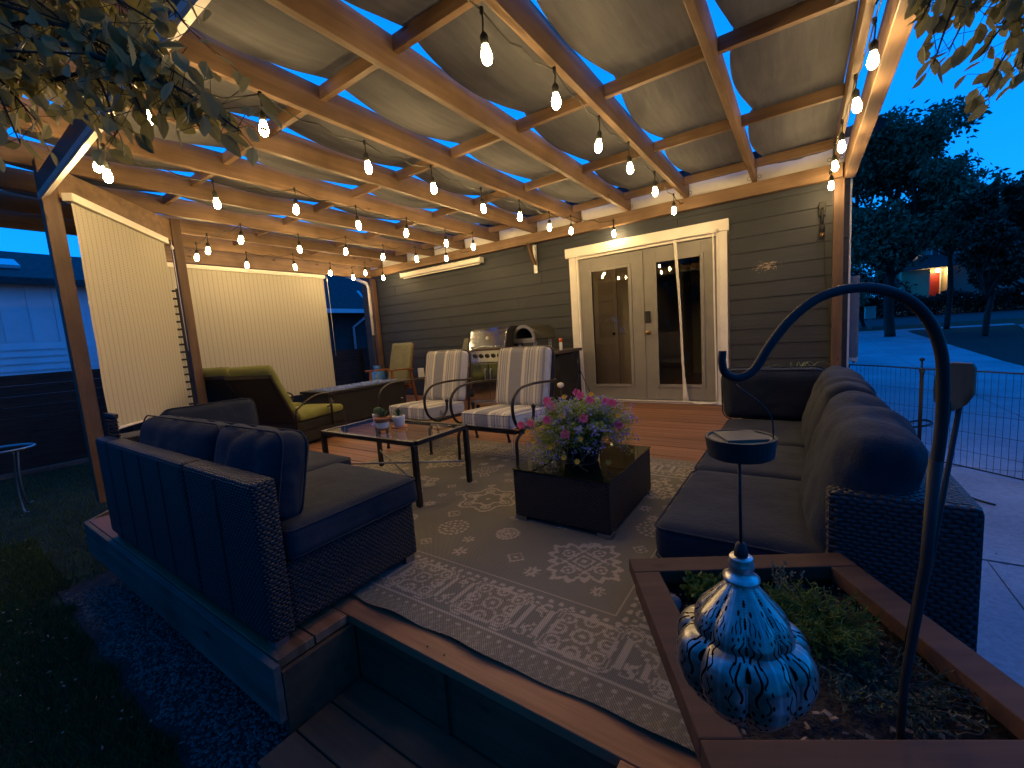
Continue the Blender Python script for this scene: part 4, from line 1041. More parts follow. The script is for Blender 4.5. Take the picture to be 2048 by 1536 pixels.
# ================================================================== GLASS COFFEE TABLE
gt = thing('glass_coffee_table', 'rectangular glass coffee table with dark metal frame and crossed stretchers', 'coffee table', (-2.49, 2.0, 0))
hx, hy, zt = .50, .25, .435
bm = B()
for s in (-1, 1):
    box(bm, -hx, hx, s * hy - .016, s * hy + .016, zt - .028, zt, .003); box(bm, s * hx - .016, s * hx + .016, -hy + .0165, hy - .0165, zt - .0285, zt - .0005, .003)
obj('top_frame', bm, M_bronze, gt)
bm = B(); bm.faces.new([bm.verts.new(p) for p in ((-hx + .017, -hy + .017, zt - .004), (hx - .017, -hy + .017, zt - .004), (hx - .017, hy - .017, zt - .004), (-hx + .017, hy - .017, zt - .004))]); obj('glass_top', bm, G_table, gt)
for sx_ in (-1, 1):
    for sy_ in (-1, 1):
        bm = B(); box(bm, sx_ * (hx - .004) - .016, sx_ * (hx - .004) + .016, sy_ * (hy - .004) - .016, sy_ * (hy - .004) + .016, .012, zt - .0287, .003)
        lathe(bm, [(.010, 0), (.012, .011)], 8, (sx_ * (hx - .004), sy_ * (hy - .004), 0)); obj('leg', bm, M_bronze, gt)
for s in (-1, 1):
    bm = B(); tube(bm, [(-hx + .01, -s * (hy - .01), .16 + .008 * s), (hx - .01, s * (hy - .01), .16 + .008 * s)], .007, 8); obj('stretcher', bm, M_dsteel, gt, True)
# pots on the table
def pot(name, label, loc, prof, m, band=None, saucer=False):
    t = thing(name, label, 'potted plant', (*loc, zt), 0, 'potted succulents on the glass table')
    bm = B(); lathe(bm, prof, 24); obj('pot', bm, m, t, True)
    zb = .002
    if band: bm = B(); lathe(bm, [(band[0], band[2]), (band[1], band[3])], 24, cap=False); obj('painted_band', bm, M_potw, t, True)
    if saucer: bm = B(); lathe(bm, [(.04, 0.001), (.054, .004), (.057, .014), (.052, .012), (.04, .006)], 24); obj('saucer', bm, M_terra, t, True)
    r_top = prof[-1][0]; bm = B(); lathe(bm, [(r_top * .98, prof[-1][1] - .008), (.0004, prof[-1][1] - .004)], 20); obj('soil', bm, M_soil, t)
    return t
t = pot('potted_cactus', 'small round cactus in speckled white pot on glass table', (-2.62, 1.99), [(.030, 0), (.033, .002), (.044, .085), (.046, .10), (.041, .102)], M_potw)
bm = B(); lathe(bm, [(.018, 0), (.030, .012), (.034, .030), (.028, .048), (.012, .058), (.0005, .060)], 40, (0, 0, .092), True, lambda a, z: 1 + .07 * math.cos(12 * a)); obj('cactus', bm, M_cactus, t, True)
def succ(t, z0, n, L, w_, spread):
    Lv = Leaves()
    for i in range(n):
        a = i * 2.4; el = .35 + 1.1 * i / n * spread
        d = np.array([math.cos(a) * math.cos(el), math.sin(a) * math.cos(el), math.sin(el)])
        Lv.add((d[0] * .006, d[1] * .006, z0), d, (-d[0] * .5, -d[1] * .5, 1), L * rnd.uniform(.8, 1.1), w_, .5)
    Lv.build('succulent_leaves', M_succ, t)
t = pot('potted_aloe', 'spiky aloe in terracotta pot with white band on glass table', (-2.50, 1.93), [(.034, 0), (.037, .002), (.052, .065), (.053, .072), (.058, .073), (.059, .092), (.053, .093)], M_terra, (.0405, .0515, .016, .058)); succ(t, .085, 26, .085, .014, 1.0)
t = pot('potted_haworthia', 'dark striped haworthia in white pot with terracotta saucer on glass table', (-2.43, 2.02), [(.030, .008), (.034, .010), (.044, .07), (.046, .088), (.041, .089)], M_potw, None, True); succ(t, .082, 22, .08, .012, 1.1)

# ================================================================== STRIPED PATIO CHAIRS
def chair():
    t = thing('patio_chair', '', 'patio chair', (-2.15, 2.95, 0))
    # local: faces -y
    o = obj('seat_cushion', cushion(.52, .52, .115, r=.035, puff=.012, seed=31, wr=.0035), F_stripe, t, True, (0, -.05, .345), (math.radians(-3), 0, 0))
    bm = B(); piping(bm, .52, .52, .045, .035, .004); piping(bm, .52, .52, -.045, .035, .004); obj('piping', bm, F_stripe, o, True)
    bt = math.radians(-77)
    o = obj('back_cushion', cushion(.50, .49, .10, r=.035, puff=.014, seed=33, wr=.0035), F_stripe, t, True, (0, .235, .635), (-bt, 0, 0))
    bm = B(); piping(bm, .50, .49, .038, .035, .004); piping(bm, .50, .49, -.038, .035, .004); obj('piping', bm, F_stripe, o, True)
    bm = B()
    for s in (-1, 1):
        tube(bm, spline([(s * .27, .24, .30), (s * .27, .27, .5), (s * .27, .315, .72), (s * .26, .33, .84)], 5), .013, 8, True, .6)
    tube(bm, spline([(-.26, .33, .84), (-.2, .335, .87), (0, .337, .875), (.2, .335, .87), (.26, .33, .84)], 5), .013, 8)
    obj('back_frame', bm, M_bronze, t, True)
    bm = B(); box(bm, -.265, .265, -.285, -.255, .262, .284, .004); box(bm, -.265, .265, .215, .245, .262, .284, .004)
    for s in (-1, 1): box(bm, s * .262 - .012, s * .262 + .012, -.2545, .2145, .262, .284, .004)
    for i in range(6): box(bm, -.24, .24, -.21 + i * .075, -.19 + i * .075, .265, .272)
    obj('seat_frame', bm, M_bronze, t)
    for s in (-1, 1):
        bm = B(); pts = [(s * .285, .29, .60), (s * .30, .20, .600), (s * .305, .05, .612), (s * .305, -.12, .615), (s * .305, -.25, .600), (s * .305, -.335, .54), (s * .305, -.355, .45),
                         (s * .305, -.325, .355), (s * .305, -.25, .30), (s * .305, -.16, .305), (s * .305, -.10, .36), (s * .305, -.088, .43)]
        tube(bm, spline(pts, 6), .0135, 10, True, .75); bmesh.ops.create_uvsphere(bm, u_segments=12, v_segments=8, radius=.019, matrix=Matrix.Translation((s * .305, -.088, .443)))
        obj('armrest', bm, M_bronze, t, True)
        bm = B(); tube(bm, spline([(s * .285, -.16, .275), (s * .29, -.26, .262), (s * .29, -.31, .22), (s * .29, -.315, .12), (s * .292, -.32, .012)], 6), .014, 8, True, .8)
        lathe(bm, [(.014, 0), (.018, .008), (.015, .02)], 10, (s * .292, -.32, 0)); obj('leg', bm, M_bronze, t, True)
        bm = B(); tube(bm, spline([(s * .262, .23, .275), (s * .27, .29, .15), (s * .272, .33, .012)], 6), .013, 8, True, .8)
        lathe(bm, [(.014, 0), (.018, .008), (.015, .02)], 10, (s * .272, .33, 0)); obj('leg', bm, M_bronze, t, True)
    bm = B()
    for s in (-1, 1):
        tube(bm, spline([(s * .22, -.26, .28), (s * .225, -.28, .2), (s * .215, -.275, .10)], 5), .003, 5)
    obj('cushion_ties', bm, M_potw, t, True)
    return t
c1 = chair(); c1.scale = (1.06, 1.06, 1.06); c1.location = (-2.10, 2.95, 0); c1.rotation_euler = (0, 0, math.radians(-2))
c1['label'] = 'right grey striped patio chair, nearer the flower basket and beside the pizza oven table'; c1['group'] = 'striped patio chairs'
c2 = copy_tree(c1); c2.location = (-3.13, 3.03, 0); c2.rotation_euler = (0, 0, math.radians(-1)); c2['label'] = 'left grey striped patio chair in front of the grill and behind the potted plants'

# ================================================================== WICKER COFFEE TABLE WITH FLOWER BASKET
wt_ = thing('wicker_coffee_table', 'low black wicker box table with dark glass top on the rug', 'coffee table', (-1.06, 2.23, 0), math.radians(0))
bm = B(); box(bm, -.285, .285, -.345, .345, .028, .292, .008); obj('wicker_body', bm, Wk2, wt_)
bm = B(); box(bm, -.288, .288, -.348, .348, .294, .300, .001); obj('glass_top', bm, G_black, wt_)
for x in (-.25, .25):
    for y in (-.32, .32): bm = B(); box(bm, x - .038, x + .038, y - .028, y + .028, .007, .027, .002); obj('foot', bm, M_dsteel, wt_)
fb = thing('flower_basket', 'hanging basket of pink yellow and lavender flowers set on black wicker table', 'flower basket', (-1.05, 2.17, .302))
bm = B(); lathe(bm, [(.085, 0), (.095, .01), (.125, .15), (.135, .155), (.135, .175), (.122, .175), (.12, .15)], 28); obj('basket_pot', bm, M_black, fb, True)
bm = B(); lathe(bm, [(.12, .155), (.0004, .165)], 20); obj('soil', bm, M_soil, fb)
bm = B(); hk = (.0, .03, .60)
for k in range(3):
    a = k * 2.09 + .6; tube(bm, spline([(.125 * math.cos(a), .125 * math.sin(a), .17), (.09 * math.cos(a), .09 * math.sin(a) + .01, .32), (hk[0] + .006 * math.cos(a), hk[1], .52), (hk[0], hk[1], .56)], 5), .0022, 5)
tube(bm, [(hk[0], hk[1], .50), (hk[0], hk[1], .585)], .008, 8)
tube(bm, spline([(hk[0], hk[1], .585), (hk[0], hk[1], .61), (hk[0] - .012, hk[1] - .004, .622), (hk[0] - .028, hk[1] - .008, .612), (hk[0] - .030, hk[1] - .008, .59)], 5), .0045, 8)
obj('hanger', bm, M_black, fb, True)
Lf = Leaves(); Fp, Fb_, Fy = Leaves(), Leaves(), Leaves(); stems = B()
for i in range(600):
    a = rnd.random() * 6.283; out = rnd.random() ** .6; R = .05 + .25 * out
    cx_, cy_ = .6 * math.cos(a), .6 * math.sin(a)
    zt_ = .20 + .13 * rnd.random() * (1 - .3 * out) - (0.16 * rnd.random() if out > .65 else 0)
    if math.cos(a) < -.2 and out > .6: zt_ -= .14 * rnd.random()
    p0 = Vector((.10 * math.cos(a) * rnd.random(), .10 * math.sin(a) * rnd.random(), .16))
    p1 = Vector((R * math.cos(a), R * math.sin(a), max(zt_ + .03, .02))); pm = (p0 + p1) / 2 + Vector((0, 0, .05 * rnd.random()))
    pts = spline([p0, pm, p1], 4)
    if i % 3 == 0: tube(stems, pts, .0011, 4, False)
    for q in pts[2:]:
        for _ in range(4):
            d = rv(); d[2] = abs(d[2]) * .5; Lf.add(np.array(q) + rv() * .012, d, (0, 0, 1), rnd.uniform(.014, .030), rnd.uniform(.005, .010), .3)
    u = rnd.random()
    if u < .50:
        pf = np.array(p1) + np.array([math.cos(a), math.sin(a), .8]) * .012
        for _ in range(rnd.randint(4, 8)):
            d = rv(); Fb_.add(pf + rv() * .011, d, rv(), rnd.uniform(.009, .015), .011, .3)
def bloom(Lv, c, r, n, nrm):
    nrm = np.array(nrm, float); nrm /= np.linalg.norm(nrm); a = np.cross(nrm, (0, 0, 1)); a /= np.linalg.norm(a) + 1e-6; b = np.cross(nrm, a)
    for k in range(n):
        th = 2 * PI * k / n; d = a * math.cos(th) + b * math.sin(th) + nrm * .35; Lv.add(c, d, nrm, r, r * 1.15, .15)
for (x, y, z) in ((-.17, -.06, .33), (-.11, -.12, .33), (-.15, -.10, .36), (-.10, -.20, .27), (-.30, -.16, .22), (.02, -.02, .38), (.20, .0, .34), (.17, -.02, .35), (.05, -.28, .22), (-.02, .02, .39), (.09, -.05, .36), (.12, -.20, .29), (-.22, -.18, .24), (.26, -.08, .24)):
    Fp = Leaves(); bloom(Fp, (x, y, z), .027, 5, (.5, -1, .6)); Fp.build('pink_flower', L_pink, fb)
for (x, y, z) in ((-.22, -.22, .20), (-.05, -.27, .14), (.04, -.29, .10), (.12, -.30, .09), (.22, -.14, .05), (.27, .10, .05), (-.08, -.02, .37), (.06, .04, .38), (.25, -.05, .28), (-.16, -.25, .16), (.13, -.27, .20), (.0, -.2, .30)):
    Fy = Leaves(); bloom(Fy, (x, y, z), .017, 6, (.3, -1, .8)); Fy.build('yellow_flower', L_yel, fb)
for k in range(8):   # bare stems spilling over the front
    x = rnd.uniform(-.06, .16); tube(stems, spline([(x * .6, -.12, .17), (x, -.16, .14), (x + rnd.uniform(-.05, .05), -.19, .06), (x + rnd.uniform(-.08, .08), -.24, rnd.uniform(.02, .09))], 5), .0018, 5, False)
obj('stems', stems, L_pale, fb, True)['kind'] = 'stuff'; Lf.build('foliage', L_bask, fb)
o = Fb_.build('lavender_flowers', L_blue, fb); o['kind'] = 'stuff'

# ================================================================== GRILL
def grill():
    t = thing('gas_grill', 'stainless steel gas grill with closed hood and two-door cabinet', 'grill', (-3.68, 4.98, 0), math.radians(6))
    bm = B(); box(bm, -.30, .30, -.25, .25, .10, .70, .006); obj('cabinet', bm, M_dsteel, t)
    for s in (-1, 1):
        bm = B(); x0, x1 = (-.292, -.003) if s < 0 else (.003, .292); box(bm, x0, x1, -.272, -.252, .16, .68, .005); d = obj('cabinet_door', bm, M_steel, t)
        bm = B(); tube(bm, spline([(s * .045, -.273, .60), (s * .045, -.30, .59), (s * .045, -.305, .52), (s * .045, -.30, .45), (s * .045, -.273, .44)], 4), .007, 8); obj('door_handle', bm, M_dsteel, d, True)
    bm = B(); box(bm, -.31, .31, -.29, .26, .085, .125, .005); obj('base_tray', bm, M_steel, t)
    bm = B()
    for x in (-.26, .26):
        for y in (-.22, .2): tube(bm, [(x - .012, y, .035), (x + .012, y, .035)], .034, 14)
    obj('casters', bm, M_black, t, True)
    bm = B(); vs = [bm.verts.new(p) for p in ((-.31, -.30, .70), (.31, -.30, .70), (.31, -.26, .865), (-.31, -.26, .865), (-.31, .26, .70), (.31, .26, .70), (.31, .26, .865), (-.31, .26, .865))]
    for q in ((0, 1, 2, 3), (4, 7, 6, 5), (0, 4, 5, 1), (0, 3, 7, 4), (1, 5, 6, 2), (3, 2, 6, 7)): bm.faces.new([vs[k] for k in q])
    bmesh.ops.bevel(bm, geom=bm.edges[:], offset=.006, segments=2, affect='EDGES'); obj('control_panel', bm, M_steel, t)
    for i in range(5):
        bm = B(); lathe(bm, [(.030, 0), (.030, .004), (.023, .006), (.021, .03), (.017, .034), (.0004, .034)], 18); box(bm, -.004, .004, -.019, .019, .0345, .044)
        obj('control_knob', bm, M_black, t, False, (-.20 + i * .10, -.284, .785), (math.radians(76), 0, 0))
    # hood
    prof = [(-.285, .872), (-.295, .90), (-.20, 1.13), (-.13, 1.175), (.10, 1.18), (.22, 1.10), (.25, .872)]
    bm = B(); n = len(prof); cols = []
    for x in (-.30, -.29, .29, .30): cols.append([bm.verts.new((x, y * (1 if abs(x) < .295 else .985), z - (0 if abs(x) < .295 else .004))) for y, z in prof])
    for a, b_ in zip(cols, cols[1:]):
        for i in range(n - 1): bm.faces.new((a[i], b_[i], b_[i + 1], a[i + 1]))
    bmesh.ops.bevel(bm, geom=[e_ for e_ in bm.edges if not e_.is_boundary and abs(e_.verts[0].co.x - e_.verts[1].co.x) > .1], offset=.012, segments=3, affect='EDGES')
    h = obj('hood', bm, M_steel, t)
    for x in (-.303, .303):
        bm = B(); vs = [bm.verts.new((x, y, z)) for y, z in prof]; bm.faces.new(vs)
        r = bmesh.ops.extrude_face_region(bm, geom=bm.faces[:]); bmesh.ops.translate(bm, verts=[v for v in r['geom'] if isinstance(v, bmesh.types.BMVert)], vec=(.012 if x > 0 else -.012, 0, 0))
        obj('hood_end', bm, M_black, h)
    bm = B(); tube(bm, [(-.26, -.335, .915), (.26, -.335, .915)], .011, 10)
    for x in (-.24, .24): tube(bm, [(x, -.335, .915), (x, -.28, .925)], .008, 8)
    obj('hood_handle', bm, M_steel, h, True)
    bm = B(); lathe(bm, [(.026, 0), (.026, .004), (.0005, .005)], 20); box(bm, -.010, .010, -.012, -.008, .006, .008); box(bm, -.010, .010, .006, .010, .006, .008); box(bm, -.004, .004, -.0075, .0055, .006, .008)
    obj('temperature_gauge', bm, M_dsteel, h, False, (0, -.245, 1.03), (math.radians(68), 0, 0))
    bm = B(); box(bm, -.56, -.315, -.24, .22, .83, .862, .004); obj('side_shelf', bm, M_dsteel, t)
    return t
grill()
# side table with pizza oven
pt = thing('grill_side_table', 'black covered prep table standing between the grill and the door', 'table', (-2.98, 5.22, 0))
bm = B(); box(bm, -.30, .36, -.34, .40, .76, .80, .006); obj('table_top', bm, noisy('dark_table_top', (.05, .04, .03), (.085, .07, .055), 8, .55), pt)
bm = B(); box(bm, -.27, .33, -.28, .38, .02, .755, .012); obj('black_cover', bm, F_black, pt)
po = thing('pizza_oven', 'barrel-shaped outdoor pizza oven with open mouth on the prep table', 'pizza oven', (-3.13, 5.16, .80), math.radians(-8))
def oven():
    # arch section in x-z, length along y
    R = .19; n = 20; bm = B(); a = [PI * k / n for k in range(n + 1)]
    sec = [(R * math.cos(t_), .19 + R * .95 * math.sin(t_)) for t_ in a]
    sec = [(R * .98, .16)] + sec + [(-R * .98, .16)]
    f = [bm.verts.new((x, -.22, z)) for x, z in sec]; g = [bm.verts.new((x, .24, z)) for x, z in sec]
    for i in range(len(sec) - 1): bm.faces.new((f[i], f[i + 1], g[i + 1], g[i]))
    bm.faces.new(g); bm.faces.new((f[0], g[0], g[-1], f[-1]))
    obj('oven_shell', bm, noisy('olive_black_enamel', (.035, .033, .022), (.06, .056, .04), 6, .35), po, True)
oven()
o = po.children[0]
for p_ in o.data.polygons: p_.use_smooth = len(p_.vertices) == 4
def arch(bm, R, r2, y0, y1, zc=.19):
    n = 20; rows = []
    for k in range(n + 1):
        t_ = PI * k / n; c, s = math.cos(t_), math.sin(t_)
        rows.append([bm.verts.new((rr * c, yy, zc + rr * .95 * s)) for rr, yy in ((R, y0), (R, y1), (r2, y1), (r2, y0))])
    for a_, b_ in zip(rows, rows[1:]):
        for j in range(4): bm.faces.new((a_[j], a_[(j + 1) % 4], b_[(j + 1) % 4], b_[j]))
    bm.faces.new(rows[0]); bm.faces.new(rows[-1][::-1])
bm = B(); arch(bm, .197, .155, -.245, -.222); box(bm, -.197, .197, -.245, -.222, .13, .189, .003); obj('mouth_frame', bm, M_dsteel, po)
bm = B(); box(bm, -.154, .154, -.215, .2, .192, .196); obj('baking_stone', bm, M_black, po)
bm = B(); arch(bm, .154, .150, -.221, .18); obj('oven_lining', bm, M_black, po)
for x, y in ((-.13, -.16), (.13, -.16), (-.13, .18), (.13, .18)):
    bm = B(); s = 1 if x > 0 else -1
    for dx in (-.018, .018): beam(bm, (x + dx, y, .16), (x * 1.15 + dx, y - .03, .0), .006, .012)
    for k in range(4): beam(bm, (x - .018 + .02 * 0, y - .004 - .007 * k, .14 - .036 * k), (x + .018, y - .004 - .007 * k, .14 - .036 * k), .006, .008)
    obj('leg', bm, M_white, po)
sp_ = thing('spray_can', 'slim white can with orange cap at the right end of prep table', 'spray can', (-2.70, 5.12, .80))
bm = B(); lathe(bm, [(.020, 0), (.022, .004), (.022, .10), (.016, .112)], 18); obj('can_body', bm, M_white, sp_, True)
bm = B(); lathe(bm, [(.0225, .112), (.0225, .155), (.018, .16)], 18); obj('cap', bm, M_orange, sp_, True)
pk = thing('propane_cylinder', 'blue tank half hidden behind the left wooden armchair', 'tank', (-6.62, 5.12, 0))
bm = B(); lathe(bm, [(.10, 0), (.15, .03), (.155, .10), (.155, .42), (.12, .52), (.06, .56)], 24); obj('tank_body', bm, M_bluep, pk, True)
bm = B(); lathe(bm, [(.06, .56), (.07, .60), (.075, .66), (.068, .66)], 18, cap=False); obj('tank_collar', bm, M_bluep, pk, True)
kb = thing('solar_stake_light', 'small white capped stake light standing right of the striped chairs', 'stake light', (-2.45, 4.58, 0))
bm = B(); tube(bm, [(0, 0, 0), (0, 0, .37)], .006, 8); lathe(bm, [(.05, 0), (.05, .006), (.008, .012)], 16); obj('stake', bm, M_black, kb, True)
bm = B(); lathe(bm, [(.012, .36), (.034, .375), (.044, .395), (.036, .42), (.0005, .432)], 18); obj('globe', bm, M_potw, kb, True)

# ================================================================== WOODEN ARMCHAIRS
def wchair(name, loc, rz_, label):
    t = thing(name, label, 'armchair', loc, rz_, 'wooden armchairs with sage cushions')
    for sx_ in (-1, 1):
        bm = B(); beam(bm, (sx_ * .26, -.25, 0), (sx_ * .26, -.22, .60), .035, .035, .004, (0, 1, 0)); obj('leg', bm, W_chair, t)
        bm = B(); beam(bm, (sx_ * .26, .30, 0), (sx_ * .26, .20, .60), .035, .035, .004, (0, 1, 0)); obj('leg', bm, W_chair, t)
        bm = B(); beam(bm, (sx_ * .27, -.30, .615), (sx_ * .27, .26, .600), .06, .026, .006); obj('armrest', bm, W_chair, t)
    bm = B(); box(bm, -.24, .24, -.235, -.205, .30, .36, .004); box(bm, -.24, .24, .19, .22, .26, .32, .004)
    for i in range(5): box(bm, -.22 + i * .10, -.18 + i * .10, -.20, .19, .325, .34)
    box(bm, -.24, .24, -.235, -.205, .12, .15, .003)
    obj('seat_frame', bm, W_chair, t)
    bm = B()
    for s in (-1, 1): beam(bm, (s * .22, .17, .32), (s * .22, .38, 1.02), .03, .03, .004, (0, 1, 0))
    beam(bm, (-.22, .37, 1.0), (.22, .37, 1.0), .03, .04, .004); obj('back_frame', bm, W_chair, t)
    obj('seat_cushion', cushion(.48, .50, .075, r=.03, puff=.008, seed=41), F_sage, t, True, (0, -.03, .385), (math.radians(4), 0, 0))
    obj('back_cushion', cushion(.48, .66, .07, r=.03, puff=.008, seed=42), F_sage, t, True, (0, .255, .73), (math.radians(73), 0, 0))
    return t
w1 = wchair('wooden_armchair', (-5.83, 4.78, 0), math.radians(4), 'left wooden armchair with faded sage cushions in the back corner of the deck')
w2 = copy_tree(w1); w2.location = (-4.62, 5.02, 0); w2.rotation_euler = (0, 0, math.radians(-30)); w2['label'] = 'right wooden armchair mostly hidden behind striped chair and grill'

# ================================================================== PLANTER WITH HOOK
pang = math.radians(30.5)
pl_ = thing('planter_box', 'reddish wooden planter box with wide rim in the right foreground', 'planter', (-.002, .902, 0), pang)
# local frame: origin at box centre; x width .525 (along sofa side), y depth
HW, HD, ZR = .262, .278, .45
bm = B(); rw = .062
box(bm, -HW, HW, HD - rw, HD, ZR - .034, ZR, .003); box(bm, -HW, HW, -HD, -HD + rw, ZR - .034, ZR, .003)
box(bm, -HW, -HW + rw, -HD + rw + .0008, HD - rw - .0008, ZR - .0345, ZR - .0005, .003); box(bm, HW - rw, HW, -HD + rw + .0008, HD - rw - .0008, ZR - .0345, ZR - .0005, .003)
obj('rim', bm, W_rim, pl_)
bm = B()
for k, za, zb in ((.012, ZR - .085, ZR - .0355), (.125, .012, .148), (.125, .152, .288), (.125, .292, .362)):
    box(bm, -HW + k, HW - k, HD - k - .02, HD - k, za, zb, .003); box(bm, -HW + k, HW - k, -HD + k, -HD + k + .02, za, zb, .003)
    box(bm, -HW + k, -HW + k + .02, -HD + k + .021, HD - k - .021, za, zb, .003); box(bm, HW - k - .02, HW - k, -HD + k + .021, HD - k - .021, za, zb, .003)
box(bm, -HW + .033, HW - .033, -HD + .033, HD - .033, .364, .380)
obj('side_boards', bm, W_rim, pl_)
bm = B(); V = []; N = 40
for j in range(N + 1):
    for i in range(N + 1):
        x = -HW + .036 + (2 * HW - .072) * i / N; y = -HD + .036 + (2 * HD - .072) * j / N
        V.append((x, y, .395 + .020 * mnoise.noise(Vector((x * 12, y * 12, 3))) + .010 * mnoise.noise(Vector((x * 45, y * 45, 8)))))
Fc = [(j * (N + 1) + i, j * (N + 1) + i + 1, (j + 1) * (N + 1) + i + 1, (j + 1) * (N + 1) + i) for j in range(N) for i in range(N)]
bm.free(); raw('soil', V, Fc, M_soil, pl_, True)
bm = B()
for _ in range(220):
    x, y = rnd.uniform(-HW + .05, HW - .05), rnd.uniform(-HD + .05, HD - .05); s = rnd.uniform(.002, .006)
    box(bm, -s, s, -s * .6, s * .6, -s * .3, s * .3, 0, Matrix.Translation((x, y, .402 + .012 * rnd.random())) @ Matrix.Rotation(rnd.random() * 6, 4, 'Z') @ Matrix.Rotation(rnd.random(), 4, 'X'))
o = obj('bark_chips', bm, noisy('bark_chip', (.10, .06, .035), (.24, .16, .10), 40, .85), pl_); o['kind'] = 'stuff'
bm = B(); bmesh.ops.create_icosphere(bm, subdivisions=3, radius=.020, matrix=Matrix.Translation((-.19, .155, .405)))
for v in bm.verts: v.co += Vector((mnoise.noise(v.co * 40), mnoise.noise(v.co * 40 + Vector((5, 0, 0))), 0)) * .004
obj('pebble', bm, M_stoneA, pl_, True)
def toworld(x, y, z):
    c, s = math.cos(pang), math.sin(pang); return np.array([-.002 + x * c - y * s, .902 + x * s + y * c, z])
def plant(name, label, cat, cx, cy, R, H, n, m, leafL, leafW, stemm=None, stemr=.0009, droop=0):
    o_ = toworld(cx, cy, .40); t = thing(name, label, cat, tuple(o_)); S = B(); L = Leaves()
    for i in range(n):
        a = rnd.random() * 6.283; r = R * rnd.random() ** .5; h = H * rnd.uniform(.35, 1)
        p0 = Vector((r * .35 * math.cos(a), r * .35 * math.sin(a), -.004)); p1 = Vector((r * math.cos(a) + rnd.gauss(0, .008), r * math.sin(a) + rnd.gauss(0, .008), h - droop * r))
        pm = (p0 + p1) / 2 + Vector((rnd.gauss(0, .006), rnd.gauss(0, .006), h * .25)); pts = spline([p0, pm, p1], 4)
        tube(S, pts, stemr, 4, False)
        for q in pts[1:]:
            for _ in range(3):
                d = rv(); d[2] += .5; L.add(np.array(q), d, rv(), leafL * rnd.uniform(.6, 1.2), leafW, .3)
    obj('stems', S, stemm or m, t, True)['kind'] = 'stuff'; L.build('foliage', m, t); return t
plant('chamomile_plant', 'feathery bright green herb behind the lantern in the planter', 'plant', .055, .045, .105, .070, 250, L_herb, .015, .0022)
plant('seedling_cluster', 'small leafy green seedling directly behind the lantern neck', 'plant', -.105, .165, .045, .05, 60, L_herb, .017, .012)
plant('thyme_plant', 'low sparse grey-green trailing herb at the planter centre right', 'plant', .09, -.085, .12, .040, 90, leaf_mat('dull_thyme_leaf', (.03, .045, .02), (.08, .10, .05), .15), .009, .003, L_dull, .0005)
plant('wispy_weed', 'tiny pale wispy weed near the far planter corner', 'plant', .07, .175, .03, .07, 16, L_pale, .008, .004)
rt = thing('dry_stems', 'tangle of dry pale stems on planter soil beside the hook pole', 'dry stems', tuple(toworld(.16, -.04, .40)))
S = B(); r4 = random.Random(12)
for i in range(44):
    p = np.array([r4.uniform(-.08, .09), r4.uniform(-.15, .09), .006]); a = r4.random() * 6.28; pts = []
    for k in range(7):
        pts.append(tuple(p)); a += r4.gauss(0, .6); p = p + np.array([math.cos(a) * .013, math.sin(a) * .013, r4.gauss(.002, .005)]); p[2] = max(p[2], .004)
        p[0] = max(-.1, min(.095, p[0]))
    tube(S, spline(pts, 3), r4.uniform(.0005, .0011), 5, False)
obj('stems', S, L_dull, rt, True)['kind'] = 'stuff'
# shepherd's hook
hk_ = thing('shepherd_hook', 'black curved shepherd hook pole planted in the wooden planter', 'plant hook', (.121, .746, .395))
HP = [(-.0835, .5973, 1.0109), (-.0842, .5968, .9962), (-.0812, .599, .983), (-.0717, .6058, .9757), (-.0601, .6143, .9765), (-.0484, .6228, .9865), (-.0335, .6336, 1.0142), (-.0125, .6489, 1.0442),
      (.0135, .6678, 1.0671), (.0396, .6868, 1.0768), (.0658, .7058, 1.0784), (.0923, .7251, 1.0712), (.1166, .7428, 1.0553), (.1362, .757, 1.0282), (.1481, .7657, .9949), (.1528, .7691, .9585), (.1538, .7698, .8916), (.1492, .7665, .8233)]
HP = [(a - .121, b_ - .746, c_ - .395) for a, b_, c_ in HP]
bm = B(); hp = spline(HP, 6); tube(bm, hp, [.0046 + .0022 * min(1, i / (len(hp) * .75)) for i in range(len(hp))], 14); obj('hook_arm', bm, M_black, hk_, True)
bm = B(); q = HP[-1]; tube(bm, [(q[0], q[1], q[2] + .02), (q[0] * .8, q[1] * .85, .30), (.003, .003, .12), (0, 0, .0)], [.0072, .0066, .0052, .0046], 12); obj('stake', bm, M_black, hk_, True)
# wooden plaque on a stake
pq = thing('wooden_plaque', 'rounded wooden plaque on a dark stake behind the hook pole', 'plaque', tuple(toworld(.165, -.03, .40)))
lx, ly, _ = toworld(.215, .135, 0)
